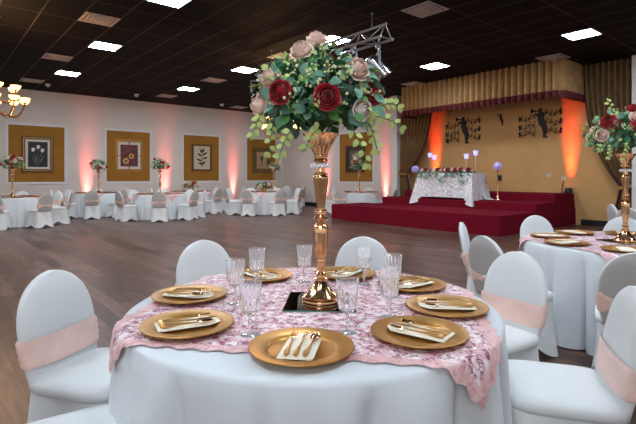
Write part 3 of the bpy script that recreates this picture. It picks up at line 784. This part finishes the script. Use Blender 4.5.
PLATES = [(-93, 'nearest'), (-143, 'front left'), (-49, 'front right'), (-11, 'right'), (30, 'back right'), (72, 'back'), (120, 'back left'), (172, 'left')]
PL = None; NK = None; CUT = {}
def polar(ang, r, z=0): a = math.radians(ang); return MAIN + RD*(r*math.cos(a)) + VD*(r*math.sin(a)) + Vector((0, 0, z))
def cutlery(kind):
    t = thing(kind, '', kind, (0,0,0), 0)
    h_ = MB().tube([(0, -.105, 0), (0, -.10, .0), (0, -.085, 0), (0, -.07, 0), (0, -.045, 0), (0, -.02, 0), (0, .0, 0), (0, .03, 0)], [.004, .0078, .0098, .0075, .0055, .0042, .0034, .003], 10)
    for s in (-1, 1): h_.ball((s*.006, -.088, .002), .0035, 6); h_.ball((s*.0045, -.062, .002), .0025, 6)
    h_.build('handle', M['golddark'], t)
    m_ = MB()
    if kind == 'fork':
        def fn(u, v): return ((u-.5)*(.010+.013*min(1, v*1.4)), .028+.028*v, .002-.004*math.sin(PI*v)+.001)
        m_.grid(fn, 6, 6)
        for k in range(4): m_.tube([(-.009+.006*k, .055, .002), (-.009+.006*k, .075, .003), (-.009+.006*k, .094, .005)], [.0018, .0017, .0009], 6)
    elif kind == 'spoon':
        def fn(u, v):
            a = (v-.5)*PI; w = .0165*max(.12, math.cos(a*.93))
            return ((u-.5)*2*w, .058 + .034*math.sin(a), .004 - .007*math.cos(a)*(1-(2*u-1)**2))
        m_.grid(fn, 10, 14)
    else:
        m_.loft([[(-.003, .028, -.001), (.003, .028, -.001), (.003, .028, .001), (-.003, .028, .001)], [(-.007, .05, -.0012), (.0075, .045, -.0006), (.0075, .045, .0006), (-.007, .05, .0012)], [(-.0075, .085, -.001), (.008, .085, -.0005), (.008, .085, .0005), (-.0075, .085, .001)], [(-.004, .11, -.0008), (.002, .104, -.0004), (.002, .104, .0004), (-.004, .11, .0008)]])
    m_.build('head' if kind != 'knife' else 'blade', M['gold'], t)
    return t
jit = {0: -6, 1: -10, 2: 12, 3: 6, 4: 8, 5: -12, 6: 10, 7: -6}
for i, (ang, w) in enumerate(PLATES):
    p = polar(ang, .582, CLZ+.001)
    lb = 'round gold charger plate at the %s of the nearest table' % w
    if PL is None:
        PL = charger_mb().build('charger_plate', M['charger'], angle=35); PL.location = p; tag(PL, lb, 'plate', 'gold chargers on the nearest table')
    else:
        o = PL.copy(); col.objects.link(o); o.location = p; o['label'] = lb
    inward = (MAIN - polar(ang, .582)).normalized(); rz = math.atan2(inward.y, inward.x) - PI/2 + math.radians(jit[i])
    lb = 'cream folded napkin pocket on the %s charger of the nearest table' % w
    if NK is None:
        nk = MB(); out = [(-.056, -.114), (.050, -.114), (.056, -.10), (.056, .07), (.03, .116), (-.018, .116), (-.056, .082)]
        for (z0, z1, sx) in ((0, .0016, 1), (.0016, .003, .985)):
            nk.loft([[(x*sx, y*sx, z0) for x, y in out], [(x*sx, y*sx, z1) for x, y in out]])
        nk.add([(-.053, -.03, .0034), (.053, -.05, .0034), (.053, -.11, .0034), (-.053, -.11, .0034)], [(3, 2, 1, 0)])
        NK = nk.build('napkin', M['napkin'], None, False); tag(NK, lb, 'napkin', 'cream napkins on the chargers'); n_ = NK
    else:
        n_ = NK.copy(); col.objects.link(n_); n_['label'] = lb
    n_.location = p + Vector((0, 0, .0152)); n_.rotation_euler = (0, 0, rz)
    for k, kind in enumerate(('fork', 'knife', 'spoon')):
        loc = n_.location + Matrix.Rotation(rz, 3, 'Z') @ Vector((-.034 + .034*k, .0, .0115))
        rr = rz + (.05, 0, -.05)[k]
        lb = 'gold ornate %s on the %s charger of the nearest table' % (kind, w)
        if kind not in CUT:
            t = cutlery(kind); t.location = loc; t.rotation_euler = (0, 0, rr); t['label'] = lb; t['group'] = 'gold %s set on napkins' % kind; CUT[kind] = t
        else: dup(CUT[kind], loc, rr, lb, CUT[kind]['group'])
GOB = None
def goblet(loc, label):
    global GOB
    if GOB is None:
        t = thing('crystal_goblet', label, 'glass', loc, 0, 'cut crystal goblets on the nearest table')
        fl = lambda k: (.035, 12)
        MB().lathe([(.002, .074), (.014, .075), (.026, .080), (.032, .090), (.0345, .105), (.0365, .125), (.0385, .15), (.043, .196), (.0418, .1965), (.0372, .15), (.0352, .125), (.0330, .106), (.030, .093), (.022, .086), (.002, .084)], 60, flute=lambda k: (.055, 15) if 2 <= k <= 5 else None, cap0=False, cap1=False).build('bowl', M['crystal'], t, angle=25)
        MB().lathe([(.004, .008), (.0045, .03), (.006, .04), (.009, .048), (.006, .055), (.005, .063), (.009, .0735)], 16, flute=lambda k: (.08, 6)).build('stem', M['crystal'], t, angle=25)
        MB().lathe([(.001, 0), (.034, 0), (.035, .002), (.030, .004), (.012, .007), (.004, .0085)], 40, cap0=False).build('foot', M['crystal'], t)
        GOB = t; return t
    return dup(GOB, loc, random.uniform(0, 1), label, GOB['group'])
for l, d, lb in ((-.29, .29, 'crystal goblet in front of the back left charger'), (-.05, .40, 'crystal goblet at the back, just left of the gold stand'), (.265, .34, 'crystal goblet in front of the back chair, right of the stand'),
                 (.38, .11, 'crystal goblet near the back right charger of the nearest table'), (.31, -.22, 'crystal goblet between the stand and the right chargers'), (.13, -.405, 'crystal goblet behind the nearest charger, right of the stand'),
                 (-.22, -.43, 'crystal goblet in front, left of the stand, behind the nearest charger'), (-.345, -.025, 'crystal goblet beside the left charger of the nearest table')):
    goblet(MAIN + RD*l + VD*d + Vector((0, 0, CLZ+.0015)), lb)
# chairs of the nearest table: seat centres (right, ahead) from the table centre, and the way they face
G0 = 'chairs around the nearest table'
for (l, d, fx, fd, lb) in ((-.965, .03, .955, -.30, 'white covered chair with pink sash at left of the nearest table, back turned sideways'),
                           (-.80, -.57, .82, .58, 'white covered chair cut off at the bottom left corner, only its seat showing'),
                           (-.60, .93, .62, -.78, 'white covered chair behind the back left charger of the nearest table'),
                           (.30, 1.06, -.2, -.98, 'white covered chair behind the nearest table, right of the gold stand'),
                           (.96, .52, -.86, -.5, 'white covered chair with pink sash at the back right of the nearest table'),
                           (1.03, -.12, -.95, .30, 'white covered chair with pink sash filling the bottom right corner')):
    chair((-.023+l, 2.09+d), RD*fx + VD*fd, lb, G0)

# -- the other round tables: (lat, dep, phrase, chair angles, tall centrepiece?, chargers?, rose seed)
FAR = [
 (2.65, 4.0, 'the right-hand table', (-95, -58, -140, 150, -8), 1, 1),
 (-8.3, 12.6, 'the far left table below the tulip picture', (-16, 32, 80, 125, 170, -60), 1, 1),
 (-7.40, 15.65, 'the table between tulip and sunflower pictures', (-8, -55, 29, 137, -137, 180, -92), 1, 1),
 (-5.02, 14.75, 'the table in front of the sunflower picture', (-1, -57, 46, 88, 135, -143, 178), 1, 1),
 (-4.70, 17.2, 'the table with low flowers below the botanical picture', (43, 88, 135, 178, -135, -92), 2, 1),
 (-1.95, 16.7, 'the table with low flowers below the urn picture', (-24, 24, -69, 69, 114, -114, 159, -159), 2, 1),
 (-1.9, 20.0, 'the table in the far room corner', (65, 110, 155, -155, -110), 1, 0),
 (1.46, 16.5, 'the table behind the stage', (-26, 62, -85, 165, -140), 1, 1)]
far_cloth = None; far_over = None; far_low = None; far_b = None
RF = []
rng = random.Random(21)
for k in range(17):
    a = rng.uniform(0, 2*PI); u = rng.uniform(-.08, .2); w = math.sqrt(max(.02, 1-(u/.25)**2))*.26
    RF.append((w*math.cos(a), w*math.sin(a), u, 'rprwr'[k % 5], rng.uniform(.9, 1.1)))
for ti, (lat, dep, ph, chairs, cen, chg) in enumerate(FAR):
    base = at(lat, dep); nearT = ti == 0
    if nearT or far_cloth is None:
        c_ = tablecloth_mb(seed=5+ti, n=240 if nearT else 120, amp=.062).build('tablecloth', M['cloth'], angle=80)
        o_ = overlay_mb(n=60 if nearT else 28).build('lace_overlay', M['lace'], angle=80)
        if not nearT: far_cloth, far_over = c_, o_
    else:
        c_ = far_cloth.copy(); col.objects.link(c_); o_ = far_over.copy(); col.objects.link(o_)
    c_.location = base; o_.location = base; c_.rotation_euler = (0, 0, ti*.7); o_.rotation_euler = (0, 0, YAW + (.3 if nearT else .35+ti*.4))
    tag(c_, 'white floor-length cloth over %s' % ph, 'tablecloth', 'white round tablecloths')
    tag(o_, 'pink lace overlay on %s' % ph, 'table overlay', 'pink lace table overlays')
    if chg:
        for q in range(8):
            phi = (q*45 if not nearT else q*45+12) + (22 if ti == 5 else 0); p = base + cdir(phi)*.582 + Vector((0, 0, CLZ+.001))
            s = q if q <= 4 else q-8
            o = PL.copy(); col.objects.link(o); o.location = p
            o['label'] = 'gold charger plate, %s of %s' % (WHERE[s], ph); o['group'] = 'gold chargers on ' + ph
            o.name = 'charger_plate'
            if nearT:
                n_ = NK.copy(); col.objects.link(n_); n_.location = p + Vector((0, 0, .0152)); dd = -cdir(phi); n_.rotation_euler = (0, 0, math.atan2(dd.y, dd.x) - PI/2 + .2)
                n_['label'] = 'cream napkin on the charger at the %s of %s' % (WHERE[s], ph)
    used = set()
    for phi in chairs:
        r = 1.105
        if nearT: r = {-95: 1.06, -58: 1.20, -140: 1.03, 150: 1.06, -8: 1.2}[phi]
        if nearT: ad = {-95: -112, -58: -70, -140: -173, 150: 147, -8: -31}[phi]
        else: ad = phi
        cd = cdir(ad, None if nearT else base); p = base + cd*r; dl = -cd
        s = round(phi/45)
        s = {-4: 4}.get(s, s)
        while s in used: s = (s+1 if s < 4 else -3)
        used.add(s)
        lb = 'white sashed chair, %s of %s' % (WHERE[s], ph)
        q = (p.dot(RD), p.dot(VD)); chair(q, dl, lb, 'chairs around ' + ph)
    gr = 'tall gold flower stands'
    if cen == 1:
        dup(STAND, base + Vector((0, 0, CLZ+(.0075 if nearT else .001))), ti*.5, 'tall gold flower stand on %s' % ph, gr)
        bl = base + Vector((0, 0, CLZ+.92))
        if nearT:
            RT = [(-.262, .10, -.02, 'p', 1.05), (-.23, .14, .09, 'r', 1.25), (-.06, .22, .12, 'p', 1.0), (-.065, .24, .06, 'r', 1.15), (.05, .28, -.01, 'p', 1.15), (-.02, .12, .2, 'r', 1.05), (.2, .2, .08, 'r', 1.1), (.16, .2, -.06, 'w', 1), (.1, .1, .2, 'p', 1), (.1, -.2, .1, 'r', 1), (-.15, -.2, .05, 'p', 1)]
            bl.z = 1.70
            bq = make_bouquet(bl, 'red and pink rose bouquet in the tall stand on the right-hand table', RT, (.29, .29, .20), 420, 9)
            sprays(bq, [(-.15, .1, .1, -.21, .1, .27), (-.2, .1, -.05, -.28, .1, -.14), (-.1, .2, -.1, -.14, .2, -.22), (.1, .2, -.1, .15, .2, -.2), (-.18, .1, -.1, -.2, .1, -.2), (.05, .15, .15, .12, .1, .25)], 8)
        elif far_b is None:
            far_b = make_bouquet(bl, 'rose bouquet in the tall stand on %s' % ph, RF, (.29, .29, .22), 300, 13)
        else: dup(far_b, bl, ti*1.3, 'rose bouquet in the tall stand on %s' % ph, 'rose bouquets in tall gold stands')
        if nearT:
            m2 = dup(mi, base + Vector((0, 0, CLZ+.001)), YAW+.2, 'dark square mirror tile under the stand on the right-hand table')
    else:
        lb = 'low dome of roses and greenery on %s' % ph
        if far_low is None:
            far_low = make_bouquet(base + Vector((0, 0, CLZ+.17)), lb, [(x*1.0, f*1.0, abs(u)*.95, k, s*1.1) for x, f, u, k, s in RF], (.31, .31, .20), 260, 17, 'low rose centrepieces', -.3, 'rose_centerpiece')
            MB().lathe([(.05, -.168), (.09, -.15), (.12, -.10), (.115, -.05), (.10, -.03), (.02, -.03)], 24).build('bowl', M['bowl'], far_low)
        else: dup(far_low, base + Vector((0, 0, CLZ+.17)), 1.1, lb, 'low rose centrepieces')
# two chairs of a table beyond the right edge
for l, d, fx, fd, lb in ((4.97, 7.35, .97, -.2, 'white covered chair seen edge-on at the far right, behind the right-hand table'), (4.66, 6.70, .9, .45, 'white covered chair seen from behind at far right, beyond the right-hand table')):
    chair((l, d), RD*fx + VD*fd, lb, 'far right chairs')

# ------------------------------------------------------------------ head table dressing
g = thing('floral_garland', 'garland of greenery with red and pink roses along the head table front', 'garland', (TBX0+.06, (TBY0+TBY1)/2, TTZ))
gl = MB(); gd = MB(); rng = random.Random(31); hw = (TBY1-TBY0)/2
for k in range(520):
    y = rng.uniform(-hw+.02, hw-.02); tail = abs(y+.72) < .13
    z = rng.uniform(.02, .09) if not tail else rng.uniform(-.05, .08)
    x = rng.uniform(-.05, .12); front = rng.random() < .3
    if front: x, z = rng.uniform(-.115, -.075), rng.uniform(-.12, .03) - (rng.random()*.28 if tail or abs(y-.05) < .12 else 0)
    add_leaf(gl if k % 2 else gd, (x, y, z), (rng.gauss(-.5, .5), rng.gauss(0, .8), rng.gauss(-.1, .5)), (-.6, 0, .8), rng.uniform(.06, .10), .022, .3)
gl.build('pale_leaves', M['leafb'], g); gd.build('dark_leaves', M['leafd'], g)
for k in range(20):
    y = -hw+.12 + (2*hw-.24)*k/19
    rose('rprrw'[k % 5], g, Vector((rng.uniform(-.06, .02), y, .075+rng.uniform(0, .035))), (-.8, rng.uniform(-.4, .4), .6), rng.uniform(1.2, 1.6))
def candle(loc, hgt, label, first=None):
    t = thing('candle_holder', label, 'candle holder', loc, 0, 'lavender cup candle holders')
    MB().lathe([(.045, 0), (.045, .008), (.012, .02), (.008, .06)], 20).build('base', M['gold'], t)
    MB().lathe([(.0065, .06), (.0065, hgt-.005)], 10).build('stem', M['detector'], t)
    MB().lathe([(.012, hgt-.005), (.05, hgt+.0), (.058, hgt+.03), (.06, hgt+.09), (.075, hgt+.135), (.07, hgt+.135), (.054, hgt+.09), (.01, hgt+.02)], 20).build('cup', M['lav'], t)
for y, x, hgt, lb in ((8.86, 12.05, .50, 'tall lavender cup candle holder, leftmost on the head table'), (8.66, 12.0, .42, 'shorter lavender cup candle holder, second from left on the head table'),
                   (7.52, 11.95, .42, 'shorter lavender cup candle holder on the right half of the head table'), (7.22, 11.95, .50, 'tall lavender cup candle holder, rightmost on the head table')):
    candle((x, y, TTZ+.001), hgt, lb)
def ballstand(loc, hgt, label):
    t = thing('flower_ball_stand', label, 'flower stand', loc, 0, 'lavender flower balls on gold stands')
    MB().lathe([(.10, 0), (.10, .015), (.05, .03), (.03, .07), (.045, .10), (.02, .14), (.012, .2), (.02, .26), (.011, .32), (.011, hgt-.16), (.03, hgt-.13), (.035, hgt-.11)], 24).build('stand', M['gold'], t)
    b = MB().ball((0, 0, hgt), .10, 18); r_ = random.Random(5)
    for k in range(160):
        v = rdir(r_, -1); b.ball(Vector((0, 0, hgt)) + v*.10, r_.uniform(.014, .022), 6, sc_=(1, 1, .8))
    b.build('flower_ball', M['lavball'], t)
ballstand((11.95, 6.55, SZ2+.001), .95, 'lavender flower ball on a gold floor stand right of the head table')
ballstand((11.95, 9.36, SZ2+.001), .90, 'lavender flower ball on a gold floor stand left of the head table')

# ------------------------------------------------------------------ stage curtains
VX = 12.2; VY0, VY1 = 5.03, 10.05; VZ = 3.40
va = thing('stage_valance', 'pleated bronze stage valance with dark red fringe hanging from the ceiling', 'valance', (0, 0, 0))
def pl(s, per=.18): return .15*abs(math.sin(PI*s/per))
def front(u, v): s = u*(VY1-VY0); return (VX - pl(s) - .012*v, VY0+s, CEIL-.002 - (CEIL-VZ)*v)
MB().grid(front, 336, 6).build('front_pleats', M['valance'], va, angle=70)
def side(y0):
    def fn(u, v): s = u*(WG-VX-.02 if y0 < 8 else .85); return (VX+s, y0 + (-1 if y0 < 8 else 1)*pl(s), CEIL-.002 - (CEIL-VZ)*v)
    return fn
for y0 in (VY0, VY1): MB().grid(side(y0), 100, 4).build('side_pleats', M['valance'], va, angle=70)
def ffr(u, v): s = u*(VY1-VY0); return (VX - pl(s) - .022, VY0+s, VZ+.10 - .17*v - .012*(math.floor(u*336) % 2)*v)
MB().grid(ffr, 336, 3).build('fringe', M['fringe'], va, angle=70)
def fsd(y0):
    def fn(u, v): s = u*(WG-VX-.02 if y0 < 8 else .85); return (VX+s, y0 + (-1 if y0 < 8 else 1)*(pl(s)+.01), VZ+.10-.17*v)
    return fn
for y0 in (VY0, VY1): MB().grid(fsd(y0), 100, 3).build('side_fringe', M['fringe'], va, angle=70)
def drape(name, label, X, yo, yi_top, ztop, ztie, y_tie, zbot, n):
    t = thing('stage_curtain', label, 'curtain', (0, 0, 0), 0, 'tied-back stage curtains')
    sgn = 1 if yi_top > yo else -1
    def edge(v):                                          # inner edge along the height
        z = ztop + (zbot-ztop)*v
        if z > ztie:
            q = (ztop-z)/(ztop-ztie); e = yi_top + (y_tie-yi_top)*(q**2.3*.75+.25*q**5)
        else:
            q = (ztie-z)/(ztie-zbot+1e-6); e = y_tie + sgn*.22*q**.7
        return z, e
    def fn(u, v):
        z, e = edge(v); wd = abs(e-yo)
        y = yo + (e-yo)*u; amp = .085*min(1, wd/.8)+.02
        sag = -.16*math.sin(PI*u*.5)*max(0, 1-abs(v-.5)*2)*(1 if z > ztie else .3)
        return (X + amp*math.sin(u*2*PI*n) , y, z+sag*.0)
    MB().grid(fn, n*10, 46).build('drape', M['drape'], t, angle=80)
    pts = []
    for k in range(47):
        z, e = edge(k/46); pts.append((X-.03, e, z))
    MB().tube(pts, [.035]*47, 8).build('edge_trim', M['fringeb'], t)
    tb = MB().tube([(X-.10, yo, ztie+.05), (X-.13, (yo+y_tie)/2, ztie-.01), (X-.10, y_tie+sgn*.03, ztie-.02), (X+.02, y_tie+sgn*.06, ztie)], .05, 10)
    tb.build('tieback', M['golddark'], t)
    return t
drape('l', 'dark bronze stage curtain tied back at the left side of the stage', 13.2, 11.0, 9.62, CEIL-.05, 1.42, 10.70, .02, 9)
drape('r', 'dark bronze stage curtain swept back beside the right white column', 13.35, 3.76, 4.85, CEIL-.02, 1.05, 3.98, .02, 8)

# ------------------------------------------------------------------ metal music wall art
def music_art(y, z, hgt, w, label, small=False):
    t = thing('metal_wall_art', label, 'wall art', (WG-.02, y, z), -PI/2, 'black metal musician silhouettes')
    m_ = MB(); H = hgt
    fig = [(.10, -.5), (.24, -.5), (.22, -.45), (.17, -.43), (.22, -.3), (.22, -.14), (.15, .0), (.13, .12), (.16, .2), (.10, .27), (.055, .285), (.075, .33), (.06, .385), (.015, .40), (-.03, .375), (-.04, .33), (-.10, .335), (-.19, .36), (-.25, .42), (-.27, .34), (-.26, .25), (-.20, .30), (-.10, .295), (-.03, .28), (-.05, .24), (-.13, .25), (-.15, .2), (-.06, .16), (-.06, .05), (-.02, -.1), (.06, -.2), (.10, -.35), (.09, -.44)]
    n = len(fig)
    m_.add([(x*H, 0, zz*H) for x, zz in fig] + [(x*H, .015, zz*H) for x, zz in fig], [tuple(range(n))] + [tuple(reversed(range(n, 2*n)))] + [(i, (i+1) % n, n+(i+1) % n, n+i) for i in range(n)])
    m_.build('figure', M['iron'], t, False)
    if small: return
    for sx in (-1, 1):
        for row in ((.22, -.05, -.32) if sx > 0 else (.10, -.16, -.36)):
            s_ = MB()
            x0, x1 = (.1, w*.5) if sx > 0 else (-.1, -w*.5)
            dz = (.08 if sx < 0 else -.06)*0
            for o in (-.045, 0, .045):
                s_.tube([(x0+(x1-x0)*k/12, 0, row*H + o + .05*math.sin(k/12*2*PI*1.1+row*4) + dz) for k in range(13)], .006, 5)
            for k in (2, 5, 8, 11):
                x = x0+(x1-x0)*k/12; zz = row*H + .05*math.sin(k/12*2*PI*1.1+row*4) + random.uniform(-.03, .03)
                s_.ball((x, 0, zz), .026, 8, sc_=(1.2, .5, .9)); s_.box(x+.02, x+.03, -.005, .005, zz, zz+.12); s_.box(x+.02, x+.055, -.005, .005, zz+.09, zz+.12)
            s_.ball((x1, 0, row*H+.04), .04, 8, sc_=(1, .4, 1.2)); s_.ball((x1, 0, row*H-.035), .034, 8, sc_=(1, .4, 1))
            s_.build('music_scroll', M['iron'], t)
music_art(8.78, 2.92, 1.0, 1.25, 'black metal horn player with music scrolls on the gold wall, left')
music_art(6.22, 2.94, .98, 1.20, 'black metal horn player with music scrolls on the gold wall, right')
music_art(7.44, 3.13, .42, .4, 'small black metal musician silhouette between the two larger ones', True)

# ------------------------------------------------------------------ uplights and small fittings
def uplight(loc, rz, lens, label, color, energy, tilt, group='uplights along the walls'):
    t = thing('uplight', label, 'uplight', loc, rz, group)
    MB().box(-.09, .09, -.06, .06, 0, .012).build('base_plate', M['plastic'], t, False)
    MB().lathe([(.075, .03), (.09, .04), (.09, .14), (.082, .15), (.078, .14), (.07, .125)], 24, cap1=False).tube([(-.10, 0, .02), (-.10, 0, .10)], .008, 6).tube([(.10, 0, .02), (.10, 0, .10)], .008, 6).tube([(-.10, 0, .02), (.10, 0, .02)], .008, 6).build('housing', M['plastic'], t)
    MB().lathe([(.001, .128), (.074, .128)], 20, cap0=False, cap1=False).build('lens', M[lens], t)
    o = lamp('uplight_beam', 'AREA', (0, .03, .152), energy, color, shape='RECTANGLE', size=.15, size_y=.10, spread=math.radians(24))
    o.parent = t; o.rotation_euler = (PI - tilt, 0, 0)
    return t
red = (1, .13, .11)
for x, lb in ((4.49, 'uplight throwing red light between the tulip and sunflower pictures'), (7.42, 'uplight throwing red light between the sunflower and botanical pictures'), (10.56, 'uplight throwing red light between the botanical and urn pictures')):
    uplight((x, WL-.17, 0), 0, 'redlens', lb, red, 7.2, math.radians(6.5))
for y, lb in ((15.19, 'uplight throwing red light on the far wall behind the gold stand'), (11.8, 'uplight throwing red light on the wall left of the white stage column')):
    uplight((WB-.17, y, 0), -PI/2, 'redlens', lb, red, 7.2, math.radians(6.5))
for y, lb in ((9.86, 'uplight throwing orange light at the left of the gold stage wall'), (5.36, 'black uplight on the right end of the stage riser, throwing orange light')):
    uplight((WG-.17, y, SZ3), -PI/2, 'orangelens', lb, (1, .075, .02), 9, math.radians(6.5))
cb = MB().tube([(WG-.17, 5.47, SZ3+.03), (WG-.12, 5.55, SZ3+.02), (WG-.03, 5.60, SZ3+.06), (WG-.02, 5.58, SZ3+.2), (WG-.02, 5.55, SZ3+.34)], .012, 8).build('power_cable', M['plastic'])
tag(cb, 'black power cable running from the stage uplight up to the wall outlet', 'cable')
first = None
for y, z, lb in ((5.96, 1.36, 'wall outlet plate in the middle of the gold stage wall'), (5.55, 1.28, 'wall outlet plate beside the orange uplight')):
    t = thing('wall_outlet', lb, 'outlet', (WG-.001, y, z), -PI/2, 'outlets on the gold wall')
    MB().box(-.075, .075, -.008, 0, -.06, .06).build('cover_plate', M['ivory'], t, False)
    MB().box(-.045, -.015, -.011, -.008, -.035, .035).box(.015, .045, -.011, -.008, -.035, .035).build('socket', M['matcream'], t, False)
t = thing('wall_box', 'small black box on the gold wall behind the lavender flower ball stand', 'wall box', (WG-.001, 7.45, 1.28), -PI/2)
MB().bbox(-.05, .05, -.05, 0, -.09, .09, .008).build('housing', M['plastic'], t, False); MB().box(-.03, .03, -.055, -.05, -.05, .05).build('face', M['iron'], t, False)

# broad soft fill lamp added high behind the viewer to brighten table and roses
fl_ = lamp('front_fill', 'AREA', (-3.2, -2.2, 3.7), 85, (.93, .97, 1.0), shape='DISK', size=2.6)
fl_.rotation_euler = (Vector((2.0, 2.2, .8)) - fl_.location).to_track_quat('-Z', 'Y').to_euler()

# ------------------------------------------------------------------ world, camera
w = bpy.data.worlds.new('ambient'); sc.world = w; w.use_nodes = True
bg = w.node_tree.nodes['Background']; bg.inputs['Color'].default_value = (.97, .97, 1.0, 1); bg.inputs['Strength'].default_value = .66
cam = bpy.data.cameras.new('camera'); co = bpy.data.objects.new('camera', cam); col.objects.link(co)
co.location = (0, 0, EYE); co.rotation_euler = (PI/2, 0, YAW - PI/2)
cam.sensor_width = 36; cam.lens = 464/636*36; cam.shift_y = -36/636; cam.clip_start = .05
sc.camera = co
sc.view_settings.view_transform = 'Standard'; sc.view_settings.look = 'None'; sc.view_settings.exposure = 0.30
try: sc.cycles.use_denoising = True
except Exception: pass
sc.cycles.max_bounces = 10; sc.cycles.transmission_bounces = 10; sc.cycles.sample_clamp_indirect = 6
